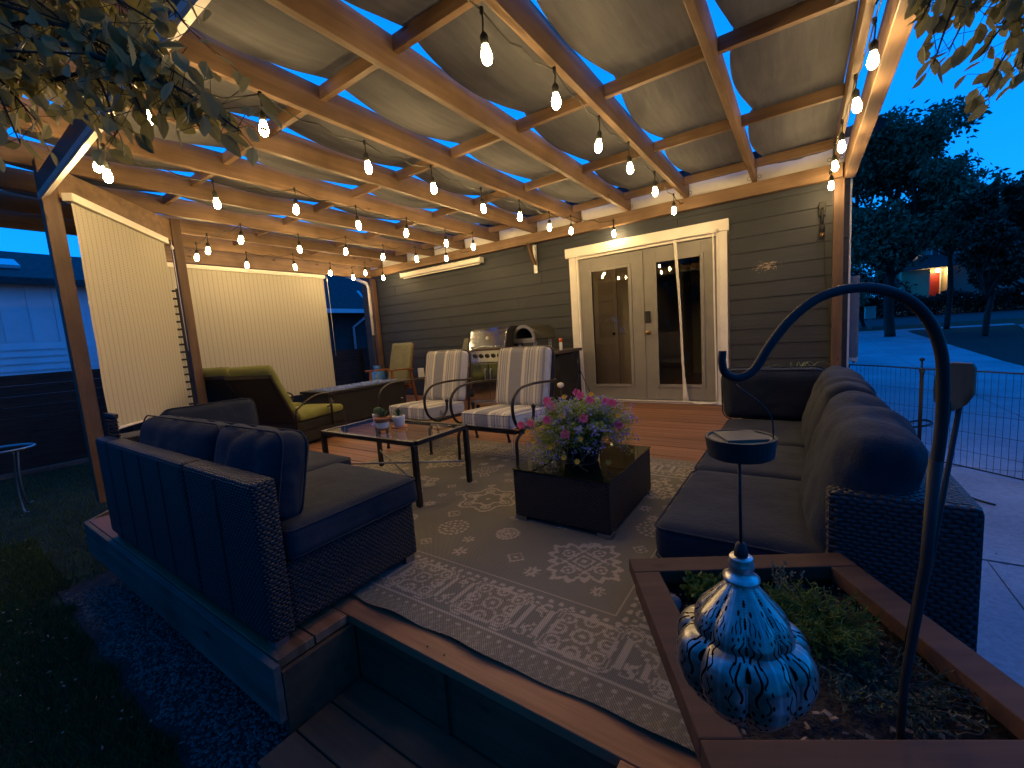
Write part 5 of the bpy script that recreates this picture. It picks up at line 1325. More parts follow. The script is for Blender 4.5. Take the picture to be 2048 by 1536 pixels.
# ------------ lantern
lan = thing('hanging_lantern', 'silver filigree moroccan lantern hanging below a solar disc from the hook', 'lantern', (-.064, .592, .612))
def lantern():
    def prof(tabl, z):
        for (z0, r0), (z1, r1) in zip(tabl, tabl[1:]):
            if z0 <= z <= z1:
                k = (z - z0) / (z1 - z0); k = k * k * (3 - 2 * k) if False else k; return r0 + (r1 - r0) * k
        return tabl[-1][1]
    lower = [(-.095, .020), (-.090, .032), (-.078, .050), (-.062, .066), (-.042, .079), (-.018, .086), (.002, .085), (.012, .0800), (.021, .0730), (.027, .0650), (.029, .0560)]
    upper = [(.020, .0600), (.026, .0620), (.038, .0600), (.052, .0525), (.066, .0400), (.080, .0280), (.090, .0195), (.098, .0165)]
    def shell(tb, n, bulge, name, off):
        bm = B(); rows = []; na = 8 * 20; nz = 44; z0, z1 = tb[0][0], tb[-1][0]
        for j in range(nz + 1):
            z = z0 + (z1 - z0) * j / nz; R = prof(tb, z); row = []
            for k in range(na):
                a = 2 * PI * k / na + off; f = abs(math.sin(4 * (a - off))) ; r = R * (1 - bulge + bulge * f ** .55)
                zz_ = z + (.003 * (f ** .7) * math.exp(-((R - .077) / .009) ** 2) * (z > -.02) if name == 'lower_shell' else -.006 * (f ** .7) * max(0, 1 - j / nz * 3))
                row.append(bm.verts.new((r * math.cos(a), r * math.sin(a), zz_)))
            rows.append(row)
        for a_, b_ in zip(rows, rows[1:]):
            for k in range(na): bm.faces.new((a_[k], a_[(k + 1) % na], b_[(k + 1) % na], b_[k]))
        return obj(name, bm, M_fil, lan, True)
    M, t, b = mat('silver_lantern_painted_cutouts', (.5, .5, .5), .34, .88, .5)
    # pattern in (angle, z) space from object coordinates: mirrored scrolls in each of 8 lobes
    def m_(op, x, y=None, z=None):
        n = nd(t, 'Math', operation=op)
        for i, q in enumerate((x, y, z)):
            if q is None: continue
            if isinstance(q, (int, float)): n.inputs[i].default_value = q
            else: t.links.new(q, n.inputs[i])
        return n.outputs[0]
    c = nd(t, 'TexCoord'); s = nd(t, 'SeparateXYZ'); t.links.new(c.outputs['Object'], s.inputs[0])
    ang = m_('ARCTAN2', s.outputs['Y'], s.outputs['X'])
    off = nd(t, 'Value'); off.outputs[0].default_value = .2
    la = m_('MULTIPLY', m_('ADD', ang, 20 * PI - .2 - PI / 8), 4 / PI)        # lobe units
    u = m_('SUBTRACT', m_('FRACT', la), .5)                                   # -.5...5 in a lobe
    # FRACT of (ang-off-pi/8)*4/pi centres each lobe between the ribs
    au = m_('ABSOLUTE', u)
    Z = s.outputs['Z']
    def blob(cu, cz, ru, rz_):
        return m_('SQRT', m_('ADD', m_('POWER', m_('ABSOLUTE', m_('DIVIDE', m_('SUBTRACT', au, cu), ru)), 2.0), m_('POWER', m_('ABSOLUTE', m_('DIVIDE', m_('SUBTRACT', Z, cz), rz_)), 2.0)))
    holes = []
    def solid(*a): holes.append(m_('LESS_THAN', blob(*a), 1.0))
    def curve(cz, h, c0, amp, ph, wd):   # wavy slit: |au - (c0+amp*sin)| < wd inside |z-cz|<h
        ctr = m_('ADD', m_('MULTIPLY', m_('SINE', m_('ADD', m_('MULTIPLY', m_('SUBTRACT', Z, cz), PI / h), ph)), amp), c0)
        a_ = m_('LESS_THAN', m_('ABSOLUTE', m_('SUBTRACT', au, ctr)), wd * .72); b_ = m_('LESS_THAN', m_('ABSOLUTE', m_('SUBTRACT', Z, cz)), h)
        holes.append(m_('MULTIPLY', a_, b_))
    # lower bulb: a diamond between two S scrolls, outer commas, rows of drops
    solid(0, .012, .055, .0075); curve(.004, .021, .17, .055, .5, .033); curve(-.012, .012, .31, .03, 2.0, .020); curve(.016, .009, .30, .03, 1, .022)
    for q in ((.08, -.030, .030, .0035), (.22, -.026, .028, .0033), (.34, -.030, .026, .003), (.02, -.040, .035, .004), (.15, -.042, .030, .0035), (.29, -.042, .028, .0032), (.38, -.012, .022, .003), (.37, .004, .020, .0028), (.06, -.052, .03, .003), (.36, -.055, .03, .003), (.20, -.074, .05, .0035), (.02, -.068, .06, .004), (.36, -.072, .05, .003)): solid(*q)
    curve(-.057, .010, .20, .07, 2.2, .030)
    # upper dome: hanging drops above a band of scrolls
    solid(0, .078, .09, .0035); solid(.24, .070, .05, .0028); solid(0, .060, .05, .0055); curve(.059, .007, .15, .02, 0, .026); curve(.057, .006, .28, .02, 1, .024); solid(.38, .054, .02, .004)
    curve(.034, .010, .12, .06, 1.5, .034); curve(.032, .009, .29, .05, .5, .030); solid(0, .033, .055, .006); solid(.2, .046, .028, .0022); solid(.06, .047, .026, .0022); solid(.34, .045, .026, .0022)
    hsum = holes[0]
    for q in holes[1:]: hsum = m_('MAXIMUM', hsum, q)
    rib = m_('GREATER_THAN', au, .44)
    hsum = m_('MULTIPLY', hsum, m_('SUBTRACT', 1.0, rib))
    bead = m_('GREATER_THAN', au, .47)
    v = coords(t, (1, 1, 1), False); f = noise(t, v, 60, 4)
    mx = nd(t, 'Mix', data_type='RGBA'); t.links.new(bead, mx.inputs[0]); t.links.new(ramp(t, f, [(.3, (.22, .215, .20)), (.7, (.40, .385, .35))]), mx.inputs[6]); mx.inputs[7].default_value = (.42, .41, .39, 1)
    t.links.new(mx.outputs[2], b.inputs['Base Color'])
    hb = m_('ADD', m_('MULTIPLY', bead, 1.0), m_('MULTIPLY', hsum, -1.0)); bump(t, b, hb, .8, .002)
    tr = nd(t, 'BsdfDiffuse'); tr.inputs[0].default_value = (.004, .004, .004, 1); ms = nd(t, 'MixShader'); o_ = t.nodes['Material Output']  # cutouts are painted near-black for the shaded inside; shell is not cut
    t.links.new(hsum, ms.inputs[0]); t.links.new(b.outputs[0], ms.inputs[1]); t.links.new(tr.outputs[0], ms.inputs[2]); t.links.new(ms.outputs[0], o_.inputs[0])
    global M_fil; M_fil = M
    shell(lower, 8, .15, 'lower_shell', .2); shell(upper, 8, .12, 'upper_shell', .2)
    bm = B()                                                    # beaded ribs
    for tb, bl in ((lower, .15), (upper, .12)):
        for k in range(8):
            a = .2 + k * PI / 4
            for s_ in range(0, 30):
                z = tb[0][0] + (tb[-1][0] - tb[0][0]) * s_ / 29; r = prof(tb, z) * (1 - bl) + .0012
                for da in (-.035, .035):
                    bmesh.ops.create_icosphere(bm, subdivisions=1, radius=.00125, matrix=Matrix.Translation((r * math.cos(a + da * .06 / max(r, .02)) , r * math.sin(a + da * .06 / max(r, .02)), z)))
    obj('beaded_ribs', bm, M_sil, lan, True); lan.children[-1]['kind'] = 'stuff'
    bm = B(); lathe(bm, [(.0165, .095), (.022, .0965), (.0225, .100), (.018, .103), (.0145, .108), (.0145, .112), (.0158, .114), (.0158, .120), (.0135, .124), (.0145, .127), (.013, .129), (.0004, .1292)], 28); obj('crown', bm, M_sil, lan, True)
    bm = B(); lathe(bm, [(.022, -.099), (.028, -.096), (.026, -.090), (.020, -.093)], 28, cap=False); obj('bottom_ring', bm, M_sil, lan, True)
    bm = B(); lathe(bm, [(.0085, .1295), (.0085, .135), (.006, .146), (.0018, .148)], 16); obj('grommet', bm, M_black, lan, True)
    bm = B(); tube(bm, [(0, 0, .147), (-.001, 0, .264)], .0020, 8); obj('hanging_rod', bm, M_black, lan, True)
    bm = B(); lathe(bm, [(.035, .264), (.038, .266), (.0405, .288), (.0405, .290), (.037, .290), (.036, .287), (.0004, .286)], 40); d = obj('solar_disc', bm, M_black, lan, True)
    for p_ in d.data.polygons: p_.use_smooth = False
    bm = B(); lathe(bm, [(.0365, .2868), (.0365, .2885), (.0004, .2888)], 40); box(bm, -.024, .024, -.024, .024, .289, .2915, 0, Matrix.Rotation(.5, 4, 'Z')); obj('solar_panel', bm, M_plate, lan)
    bm = B(); tube(bm, spline([(.036, .004, .287), (.034, .004, .315), (.020, .003, .335), (.004, .004, .3475), (-.004, .012, .355)], 6), .0010, 6)
    obj('wire_bail', bm, M_black, lan, True)
M_sil = noisy('tarnished_silver', (.42, .42, .42), (.62, .61, .59), 50, .32, .15, .0005, metal=.9)
lantern()
# plaque
bm = B()
pts2 = [(-.030, .0), (-.040, .012), (-.043, .035), (-.040, .062), (-.028, .080), (-.008, .086), (.030, .084), (.036, .075), (.036, .028), (.022, .008), (.0, -.004)]
vs = [bm.verts.new((x, -.008, z)) for x, z in pts2]; f = bm.faces.new(vs); r = bmesh.ops.extrude_face_region(bm, geom=[f]); bmesh.ops.translate(bm, verts=[v for v in r['geom'] if isinstance(v, bmesh.types.BMVert)], vec=(0, .016, 0))
bmesh.ops.recalc_face_normals(bm, faces=bm.faces[:]); obj('slab', bm, W_slab, pq, False, (.062, .052, .472), (0, 0, math.radians(-22))); pq.children[0].scale = (.62, .82, .92)
bm = B(); tube(bm, [(.056, .052, .49), (.026, .024, .2), (0, 0, 0)], .004, 8); tube(bm, [(.068, .050, .485), (.036, .024, .2), (.004, 0, 0)], .004, 8); obj('stake', bm, M_black, pq, True)

# potted strap plant behind the right sofa
spd = thing('potted_plant', 'arching strap-leaved plant in a pot behind the right sofa', 'potted plant', (-.06, 4.35, 0))
bm = B(); lathe(bm, [(.12, 0), (.13, .01), (.16, .30), (.165, .31), (.15, .31)], 24); lathe(bm, [(.148, .29), (.0004, .30)], 20); obj('pot', bm, M_black, spd, True)
L = Leaves()
for i in range(60):
    a = rnd.random() * 6.28; H_ = rnd.uniform(.10, .34); R = rnd.uniform(.10, .42); p = None; n = 7
    for k in range(n):
        s = k / n; s2 = (k + 1) / n
        q = lambda s: np.array([R * s * math.cos(a), R * s * math.sin(a), .30 + H_ * 4 * s * (1 - s * .78) * .8])
        d = q(s2) - q(s); wd = .016 * (1 - s * .8); t_ = np.array([-math.sin(a), math.cos(a), 0]); b0 = len(L.V); w2_ = .016 * (1 - s2 * .8)
        L.V += [q(s) - t_ * wd / 2, q(s) + t_ * wd / 2, q(s2) + t_ * w2_ / 2, q(s2) - t_ * w2_ / 2]; L.F.append((b0, b0 + 1, b0 + 2, b0 + 3))
L.build('strap_leaves', L_spid, spd)

# ================================================================== RIGHT SIDE: wire pen, hose, cord, cabinet
def wire_panel(p, q, label):
    p = Vector((*p, -.5)); q = Vector((*q, -.5)); L_ = (q - p).length; a = math.atan2(q.y - p.y, q.x - p.x)
    t = thing('wire_fence_panel', label, 'wire fence', p, a, 'black wire pen panels on the path')
    bm = B(); H_ = .93
    tube(bm, [(.0, 0, .03), (L_, 0, .03)], .007, 8); tube(bm, spline([(.0, 0, .86), (.01, 0, .91), (.05, 0, H_), (L_ - .05, 0, H_), (L_ - .01, 0, .91), (L_, 0, .86)], 5), .007, 8)
    tube(bm, [(0, 0, .0), (0, 0, .87)], .007, 8); tube(bm, [(L_, 0, 0), (L_, 0, .87)], .007, 8); obj('panel_frame', bm, M_black, t, True)
    bm = B(); n = int(L_ / .045)
    for i in range(1, n): x = L_ * i / n; tube(bm, [(x, 0, .03), (x, 0, H_ - .004)], .0018, 4)
    for z in (.18, .36, .54, .72): tube(bm, [(0, .002, z), (L_, .002, z)], .0018, 4)
    obj('wire_mesh', bm, M_black, t); return t
wire_panel((.455, 6.28), (.985, 5.76), 'far short wire fence panel meeting the house corner')
wire_panel((1.0, 5.745), (1.62, 5.18), 'middle wire fence panel right of the plaque')
wire_panel((1.635, 5.165), (2.3, 4.6), 'right wire fence panel running out of the frame')
bm = B(); tube(bm, [(.990, 5.752, -.5), (.990, 5.752, .52)], .008, 8); lathe(bm, [(.018, 0), (.022, .02), (.006, .03)], 8, (.990, 5.752, .51)); o = obj('fence_stake', bm, M_black, None, True); tag(o, 'black stake with a knob between two wire fence panels', 'stake')
o = obj('garden_hose', tube(B(), spline([(.98, 7.1, -.485), (1.15, 7.5, -.485), (1.38, 7.75, -.485), (1.42, 7.55, -.485), (1.25, 7.3, -.485), (1.02, 7.2, -.485), (.7, 7.4, -.485), (.55, 7.9, -.485)], 8), .012, 8), M_black, None, True); tag(o, 'looped dark hose lying on the driveway beyond the wire fence', 'hose')
o = obj('extension_cord', tube(B(), spline([(.62, 4.9, -.49), (.9, 4.72, -.49), (1.05, 4.75, -.49), (1.16, 4.62, -.49), (1.22, 4.55, -.485)], 8), .008, 8), M_cord, None, True); tag(o, 'short black cord end lying on the concrete path behind the right sofa', 'cord')
uc = thing('utility_cabinet', 'tall grey utility cabinet mounted on house side past corner', 'cabinet', (.50, 6.6, 0))
bm = B(); box(bm, -.068, .045, -.25, .25, -.02 + .53, 1.45, .006); obj('cabinet_body', bm, noisy('grey_metal_cabinet', (.17, .18, .20), (.22, .23, .25), 5, .5), uc)
for c_ in uc.children: c_.location.z = 0
bm = B(); box(bm, -.066, .04, -.24, .24, .46, .505, .003); box(bm, .01, .03, -.2, .2, .43, .455); obj('cabinet_base', bm, M_trim, uc)

# ================================================================== LEFT: fence, neighbour houses, shrubs, little table
fn = thing('board_fence', 'dark horizontal board fence along the lawn at left', 'fence', (-9.6, 0, -.5))
bm = B()
for i in range(9): z = .06 + i * .158; box(bm, -.015, .010, -5, 5.2, z, z + .156, .001); 
for i in range(9): z = .06 + i * .158; box(bm, -.015, .010, 5.21, 12, z, z + .156, .001)
obj('fence_boards', bm, M_fence, fn)
for y in (-5, -2.6, -.2, 2.2, 4.6, 7, 9.4, 11.8): bm = B(); box(bm, .012, .10, y - .045, y + .045, 0, 1.50, .004); obj('fence_post', bm, M_fence, fn)
bm = B(); box(bm, .10, .16, -5, 12, 0, .07, .01); obj('edging', bm, W_weath, fn)
def nb_mat():
    M, t, b = mat('pale_batten_siding', (.42, .44, .46), .75, 0, .3)
    v = coords(t, (1, 1, 1), False); f = noise(t, v, 2, 4); t.links.new(ramp(t, f, [(.3, (.62, .66, .72)), (.7, (.70, .74, .80))]), b.inputs['Base Color']); return M
M_nb = nb_mat()
nbh = thing('neighbour_garage', 'pale batten-sided neighbour building with dark roof and skylight beyond left fence', 'building', (-14, -.3, -.5))
bm = B(); box(bm, -5, 0, -6, 4.2, 0, 3.5); obj('wall', bm, M_nb, nbh)
bm = B()
for i in range(26): y = -5.9 + i * .4; box(bm, .001, .02, y, y + .045, 2.15, 3.45)
obj('battens', bm, M_nb, nbh)
bm = B()
for i in range(14): z = i * .152; vs = [bm.verts.new(p) for p in ((.035, -6, z), (.035, 4.2, z), (.006, 4.2, z + .15), (.006, -6, z + .15))]; bm.faces.new(vs); 
obj('lower_siding', bm, M_nb, nbh)
bm = B(); vs = [bm.verts.new(p) for p in ((.35, -6.4, 3.50), (.35, 4.6, 3.50), (-2.6, 4.6, 4.55), (-2.6, -6.4, 4.55), (.35, -6.4, 3.36), (.35, 4.6, 3.36), (-2.6, 4.6, 4.4), (-2.6, -6.4, 4.4), (-5.5, 4.6, 3.5), (-5.5, -6.4, 3.5))]
for q in ((0, 1, 2, 3), (4, 7, 6, 5), (0, 4, 5, 1), (3, 2, 8, 9), (1, 5, 6, 2)): bm.faces.new([vs[k] for k in q])
rf = obj('roof', bm, M_roofg, nbh)
bm = B(); Ms = Matrix.Translation((-.75, 1.75, 3.93)) @ Matrix.Rotation(math.radians(19.6), 4, 'Y'); box(bm, -.36, .36, -.42, .42, -.02, .06, .01, Ms); obj('skylight', bm, noisy('skylight_glass', (.55, .58, .6), (.6, .63, .65), 2, .25), rf)
bm = B()
nb2 = thing('neighbour_house', 'dark neighbour house with blue-lit eave and downspout seen past the shade', 'house', (-15.5, 10.5, -.5))
box(bm, -5, 0, -2.2, 7, 0, 3.0); obj('wall', bm, noisy('dark_brown_siding', (.035, .03, .028), (.05, .045, .04), 3, .8), nb2)
bm = B(); vs = [bm.verts.new(p) for p in ((.6, -2.6, 3.0), (.6, 7.4, 3.0), (-3, 7.4, 5.4), (-3, -2.6, 5.4), (.6, -2.6, 2.9), (.6, 7.4, 2.9), (-3, 7.4, 5.3), (-3, -2.6, 5.3))]
for q in ((0, 1, 2, 3), (4, 7, 6, 5), (0, 4, 5, 1), (3, 7, 4, 0)): bm.faces.new([vs[k] for k in q])
obj('roof', bm, M_roofg, nb2)
bm = B(); box(bm, .61, .68, -2.6, 7.4, 2.88, 3.04, .004); obj('gutter', bm, M_nb, nb2)
bm = B(); tube(bm, [(.64, .9, 2.9), (.5, .75, 2.7), (.08, .45, 2.35), (.06, .45, 1.2)], .05, 8); tube(bm, [(-.8, 1.5, 3.95), (-.15, 1.35, 3.45)], .06, 8); obj('downspout', bm, M_nb, nb2, True)
# round glass side table on the lawn
rt_ = thing('round_side_table', 'small round glass side table on lawn at the left edge', 'side table', (-7.2, .50, -.5))
bm = B(); tube(bm, [(.27 * math.cos(a), .27 * math.sin(a), .70) for a in np.linspace(0, 2 * PI, 41)], .013, 8, False); obj('rim', bm, M_dsteel, rt_, True)
bm = B(); lathe(bm, [(.262, .697), (.262, .703), (.0004, .703)], 40); obj('glass_top', bm, G_table, rt_)
for k in range(3):
    a = k * 2.094 + .35; bm = B(); tube(bm, spline([(.25 * math.cos(a), .25 * math.sin(a), .69), (.2 * math.cos(a), .2 * math.sin(a), .35), (.22 * math.cos(a), .22 * math.sin(a), .04), (.30 * math.cos(a), .30 * math.sin(a), .012)], 6), .010, 8); obj('leg', bm, M_dsteel, rt_, True)

# ================================================================== TREES
def limb(bm, p, q, r0, r1, bend=.1, n=6):
    p = Vector(p); q = Vector(q); m_ = (p + q) / 2 + Vector((rnd.gauss(0, 1), rnd.gauss(0, 1), rnd.gauss(0, .5))) * bend * (q - p).length * .5
    pts = spline([p, m_, q], n); rr = [r0 + (r1 - r0) * i / (len(pts) - 1) for i in range(len(pts))]; tube(bm, pts, rr, 7); return pts
def tree(name, label, loc, H_, R, crown_z, n, m, leaf=.22, sq=1.0, lobes=14, seed=1):
    global rnd
    keep = rnd; rnd = random.Random(seed)
    t = thing(name, label, 'tree', loc); bm = B(); tops = []
    limb(bm, (0, 0, 0), (rnd.gauss(0, .2), rnd.gauss(0, .2), crown_z), R * .06, R * .045, .05)
    cents = []
    for i in range(lobes):
        a = i * 2.4 + rnd.random(); rr = R * .68 * math.sqrt(rnd.random()); z = crown_z + (H_ - crown_z) * (.12 + .76 * rnd.random())
        k = 1 - abs((z - crown_z) / (H_ - crown_z) - .42) * 1.0; rr *= max(.25, k) * 1.2
        c = np.array([rr * math.cos(a), rr * math.sin(a), z]); cents.append((c, R * rnd.uniform(.26, .44)))
        limb(bm, (0, 0, crown_z * .9), tuple(c * np.array([.8, .8, .97])), R * .03, R * .008, .18)
    L = Leaves()
    for i in range(n):
        c, cr_ = cents[rnd.randrange(len(cents))]; d = rv(); d /= np.linalg.norm(d)
        rad = cr_ * (rnd.random() ** .45) * (1 + .28 * mnoise.noise(Vector(tuple(d * 2.3 + c)))); p = c + d * rad * np.array([1, 1, .8 * sq])
        if mnoise.noise(Vector(tuple(p * (2.6 / R)))) < -.22: continue
        dd = rv(); dd[2] -= .3; L.quad(p, dd, rv(), leaf * rnd.uniform(.6, 1.3), leaf * rnd.uniform(.35, .6))
    obj('trunk', bm, L_bark, t, True); L.build('crown', m, t); rnd = keep; return t
tree('tree', 'tall leafy tree right of the house corner against the blue sky', (4.0, 31, -.5), 12.0, 4.2, 3.6, 42000, L_far, .28, 1.0, 34, 3)
tree('tree', 'broad tree filling the gap left of the far house', (1.6, 40, -.5), 9.0, 3.6, 1.0, 16000, L_far, .34, .9, 18, 23)
tree('tree', 'dim tree behind the far house roof', (17.5, 75, 1.5), 11.0, 6.0, 2.0, 9000, L_dark, .6, .9, 16, 29)
tree('tree', 'leafy tree with rounded crown in front of the far house', (7.6, 38, -.5), 8.6, 2.6, 5.0, 14000, L_far, .30, .9, 14, 8)
tree('tree', 'dark tree cut by the right edge of the frame', (11.0, 37, -.5), 8.3, 3.2, 2.2, 16000, L_dark, .30, 1.0, 15, 11)
tree('small_tree', 'dark young tree with thin trunk in the mulch bed', (6.9, 28.2, -.5), 6.8, 2.1, 2.0, 16000, L_dark, .22, .9, 11, 14)
tree('tree', 'low dark tree beside the mailbox at the street', (4.2, 45, -.4), 5.2, 2.6, 1.2, 9000, L_dark, .26, .9, 10, 17)
hd = thing('hedge', 'long dark hedge across the street below the far house', 'hedge', (10, 52.5, .1)); L = Leaves()
for _ in range(16000):
    x = rnd.uniform(-7, 9); hh = 1.9 + .5 * mnoise.noise(Vector((x * .7, 0, 0))) + .2 * mnoise.noise(Vector((x * 2.5, 0, 4))); z = hh * rnd.random() ** .6
    L.quad((x, rnd.uniform(-.7, .7), z), rv(), rv(), rnd.uniform(.15, .32), rnd.uniform(.08, .15))
L.build('foliage', leaf_mat('hedge_leaf', (.012, .02, .012), (.035, .05, .03), .1), hd)
bm = B()
for x in np.arange(-6.5, 9, .9): limb(bm, (x, 0, -.1), (x + .1, 0, 1.2), .05, .02)
obj('stems', bm, L_bark, hd, True)['kind'] = 'stuff'
bh = thing('sky_blocking_hedge', 'tall dark hedge added out of view to keep bright sky out of the door glass', 'hedge', (-7, -11, -.5)); L = Leaves()  # added, unseen hedge: blocks the low sky the doors would reflect
for _ in range(9000):
    x = rnd.uniform(-9, 9); hh = 4.6 + 1.3 * mnoise.noise(Vector((x * .5, 0, 2))) + .3 * mnoise.noise(Vector((x * 2.5, 0, 4))); z = hh * rnd.random() ** .6
    L.quad((x, rnd.uniform(-1, 1), z), rv(), rv(), rnd.uniform(.3, .6), rnd.uniform(.2, .35))
L.build('foliage', L_dark, bh)
bm = B()
for x in np.arange(-8.5, 9, 1.3): limb(bm, (x, 0, -.1), (x + .1, 0, 3.2), .07, .02)
obj('stems', bm, L_bark, bh, True)['kind'] = 'stuff'
# conifer behind the left fence
cf = thing('spruce_tree', 'dark spruce tip above the fence at the left edge', (-10.6, .15, -.5) and 'tree', (-10.7, .30, -.5)); L = Leaves(); bm = B()
limb(bm, (0, 0, 0), (0, 0, 2.6), .06, .015, .02)
for i in range(120):
    z = .5 + 2.1 * i / 120; R = (2.75 - z) * .38 * rnd.uniform(.75, 1.15); a = i * 2.4
    d = np.array([math.cos(a), math.sin(a), -.05]); tube(bm, [(0, 0, z), tuple(d * R + np.array([0, 0, z]))], .006, 4, False)
    for k in range(34):
        s = rnd.random(); p = d * R * s + np.array([0, 0, z]); q = rv() * .5 + d; L.quad(p + rv() * .03 * s, q, rv(), rnd.uniform(.05, .11), .018)
obj('trunk', bm, L_bark, cf); L.build('crown', L_conif, cf)

# overhanging broadleaf trees close to the camera
def hanging(name, label, twigs, loc, leafL, dens, trunk, m=L_near, extra=None):
    t = thing(name, label, 'tree', loc); bm = B(); L = Leaves(); lo = np.array(loc)
    tube(bm, [Vector(p) - Vector(loc) for p in spline(trunk[0], 6)], trunk[1], 8)
    for (p, q, n) in twigs:
        p = np.array(p) - lo; q = np.array(q) - lo; mid_ = (p + q) / 2 + rv() * .03 + np.array([0, 0, .05]); pts = spline([tuple(p), tuple(mid_), tuple(q)], 8)
        tube(bm, pts, [.006 - .0045 * i / (len(pts) - 1) for i in range(len(pts))], 6, False)
        for i in range(int(n * dens)):
            s = rnd.random() ** .8; k = s * (len(pts) - 1); a = int(k); b_ = min(a + 1, len(pts) - 1); c = np.array(pts[a].lerp(pts[b_], k - a))
            off = rv() * .035; c2 = c + off
            tube(bm, [tuple(c), tuple(c2)], .0009, 3, False)
            d = rv() * .6 + np.array([0, 0, -1.0]) + (q - p) / np.linalg.norm(q - p) * .5
            L.add(c2, d, rv() + np.array([0, 0, .6]), leafL * rnd.uniform(.65, 1.15), leafL * rnd.uniform(.42, .58), .28)
    obj('branches', bm, L_bark, t, True); L.build('foliage', m, t); return t
HANG = True
#TWIGS
def twigs(A, targets, n, spread=.32):
    out = []
    A = np.array(A)
    for k, q in enumerate(targets):
        q = np.array(q); d = A - q; d /= np.linalg.norm(d)
        p = q + d * spread + np.array([rnd.gauss(0, .03), rnd.gauss(0, .03), .05])
        out.append((tuple(p), tuple(q), n)); out.append((tuple(A + (p - A) * .15), tuple(p), n * .25))
    return out
TL = [(-1.05, .51, 1.55), (-1.08, .49, 1.60), (-1.12, .46, 1.56), (-1.17, .44, 1.69), (-1.29, .41, 1.63), (-1.34, .37, 1.59), (-1.25, .47, 1.83), (-1.46, .44, 1.83), (-1.64, .38, 1.80), (-1.51, .38, 1.69),
      (-1.64, .29, 1.69), (-1.85, .30, 1.88), (-1.82, .35, 2.02), (-1.70, .42, 2.00), (-1.45, .47, 1.96), (-1.20, .50, 1.82), (-1.61, .25, 1.61), (-1.75, .38, 1.92), (-1.55, .40, 1.88), (-1.60, .45, 2.05),
      (-1.38, .42, 1.76), (-1.90, .25, 1.78), (-1.78, .28, 1.75), (-1.35, .50, 2.0), (-1.95, .38, 2.1), (-2.0, .30, 1.95), (-1.68, .33, 1.86), (-1.5, .42, 2.0), (-1.8, .42, 2.12), (-1.72, .30, 1.80)]
hanging('overhanging_tree', 'leafy branches of a near tree hanging into the top left corner', twigs((-2.25, .0, 2.15), TL, 34), (-2.9, -1.3, -.5), .060, 1.0,
        ([(-2.9, -1.3, -.5), (-2.9, -1.2, .9), (-2.75, -.8, 1.7), (-2.25, 0, 2.15)], [.10] * 6 + [.08] * 6 + [.05] * 7))
TR = [(.26, 1.69, 1.82), (.29, 1.70, 1.70), (.34, 1.81, 1.77), (.41, 1.85, 1.74), (.46, 1.90, 1.83), (.51, 1.91, 1.70), (.28, 1.72, 1.87), (.36, 1.84, 1.88), (.46, 2.0, 1.70), (.52, 2.05, 1.73), (.48, 1.95, 1.9), (.42, 1.8, 1.86), (.55, 1.9, 1.80), (.38, 1.75, 1.84)]
hanging('overhanging_tree', 'leafy branches of another near tree hanging into the top right corner', twigs((.85, 1.9, 2.12), TR, 30, .22) + [((.16, 1.24, 1.80), (.125, 1.27, 1.69), 7)], (1.9, -.6, -.5), .058, .8,
        ([(1.9, -.6, -.5), (1.8, -.4, 1.0), (1.4, .8, 1.9), (.85, 1.9, 2.12)], [.09] * 6 + [.06] * 6 + [.03] * 7))

# far house with red door and lit porch
fh = thing('far_house', 'distant pale house with red front door and lit porch lamp across street', 'house', (11.75, 62, 1.75))
fh.scale = (1.1, 1, 1.15)
bm = B(); box(bm, -4, 7, 0, 7, 0, 5.6); obj('wall', bm, noisy('pale_far_siding', (.26, .27, .25), (.33, .34, .31), 1, .8), fh)
bm = B(); box(bm, -2.6, 1.4, -2.2, -.002, 0, 3.1); 
bm.free(); bm = B(); box(bm, -2.9, -.95, -1.6, -.002, 0, 2.6); box(bm, -.949, 0.2, -.10, -.003, 2.35, 2.6); box(bm, .201, .36, -1.7, -.003, 0, 2.6); obj('porch_wall', bm, noisy('cream_porch_wall', (.45, .38, .22), (.55, .46, .28), 1, .8), fh)  # rightmost box added to keep porch lamp light off the wall beyond
bm = B(); box(bm, -.85, -.05, -.16, -.101, .15, 2.25, .01); obj('front_door', bm, noisy('red_door_paint', (.20, .015, .012), (.26, .02, .016), 2, .5), fh)
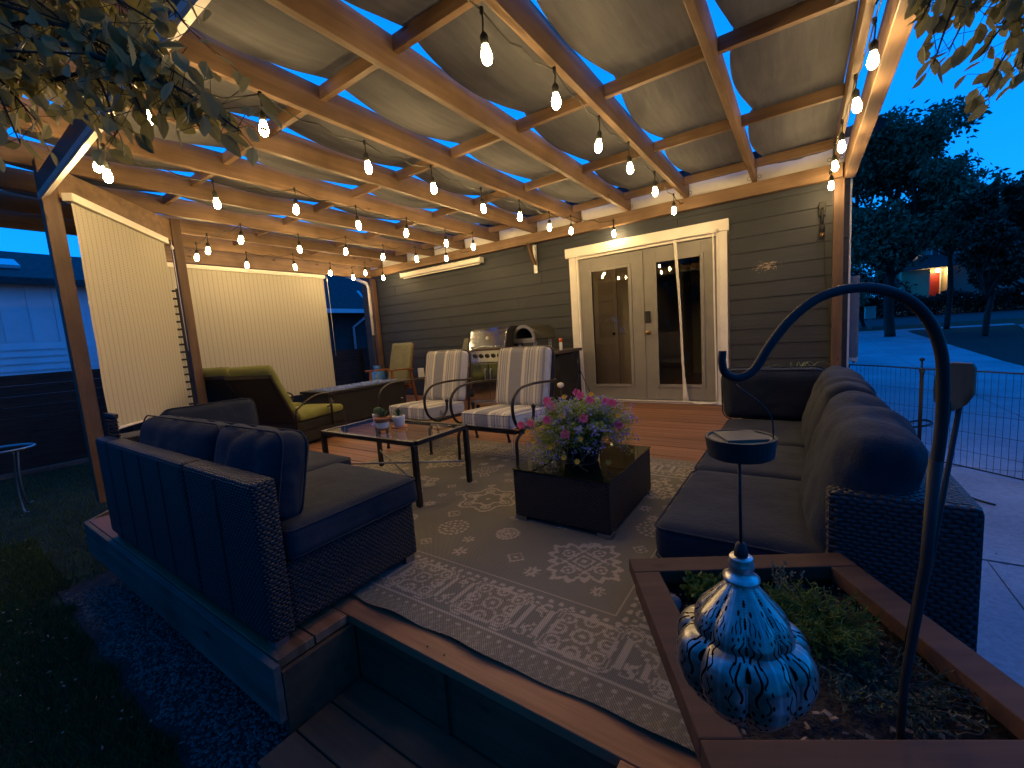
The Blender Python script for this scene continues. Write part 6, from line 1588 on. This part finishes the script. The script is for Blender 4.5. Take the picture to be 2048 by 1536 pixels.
bm = B(); box(bm, -.95, -.86, -.18, -.101, .1, 2.34); box(bm, -.04, .05, -.18, -.101, .1, 2.34); obj('door_frame', bm, M_trim, fh)
bm = B(); vs = [bm.verts.new(p) for p in ((-3.3, -2.2, 2.62), (2.2, -2.2, 2.62), (1.4, 0, 3.7), (-1.2, 0, 3.9), (-3.3, -2.2, 2.70), (2.2, -2.2, 2.70), (1.4, 0, 3.78), (-1.2, 0, 3.98))]
for q in ((0, 1, 2, 3), (7, 6, 5, 4), (0, 4, 5, 1), (0, 3, 7, 4), (1, 5, 6, 2)): bm.faces.new([vs[k] for k in q])
obj('porch_roof', bm, M_roofg, fh)
bm = B(); vs = [bm.verts.new(p) for p in ((-4.5, -.4, 5.6), (7.5, -.4, 5.6), (7.5, 7.4, 5.6), (-4.5, 7.4, 5.6), (1.5, -.4, 9.0), (1.5, 7.4, 9.0))]
for q in ((0, 1, 4), (3, 5, 2), (0, 4, 5, 3), (1, 2, 5, 4), (0, 3, 2, 1)): bm.faces.new([vs[k] for k in q])
obj('roof', bm, M_roofg, fh)
for x in (-.6, 2.6):
    bm = B(); box(bm, x, x + .9, -.03, -.004, 3.9, 5.2); o = obj('window', bm, G_dark, fh)
    bm = B(); box(bm, x - .1, x - .001, -.06, -.005, 3.8, 5.3); box(bm, x + .901, x + 1.0, -.06, -.005, 3.8, 5.3); box(bm, x + .42, x + .48, -.06, -.031, 3.9, 5.2); obj('window_frame', bm, M_trim, o)
bm = B(); bmesh.ops.create_uvsphere(bm, u_segments=14, v_segments=8, radius=.15, matrix=Matrix.Translation((-.35, -1.1, 2.42))); obj('porch_lamp', bm, M_porch, fh, True)
mb = thing('mailbox_cluster', 'pale boxy mailbox standing by the street left of hedge', 'mailbox', (4.35, 43, -.5))
bm = B(); box(bm, -.32, .32, -.3, .3, .85, 1.75, .06); obj('box', bm, M_trim, mb)
bm = B(); box(bm, -.10, .10, -.1, .1, 0, .849); obj('pedestal', bm, M_dsteel, mb)
bm = B(); box(bm, -.36, .36, -.34, .34, 1.752, 1.80, .02); obj('lid', bm, M_trim, mb)
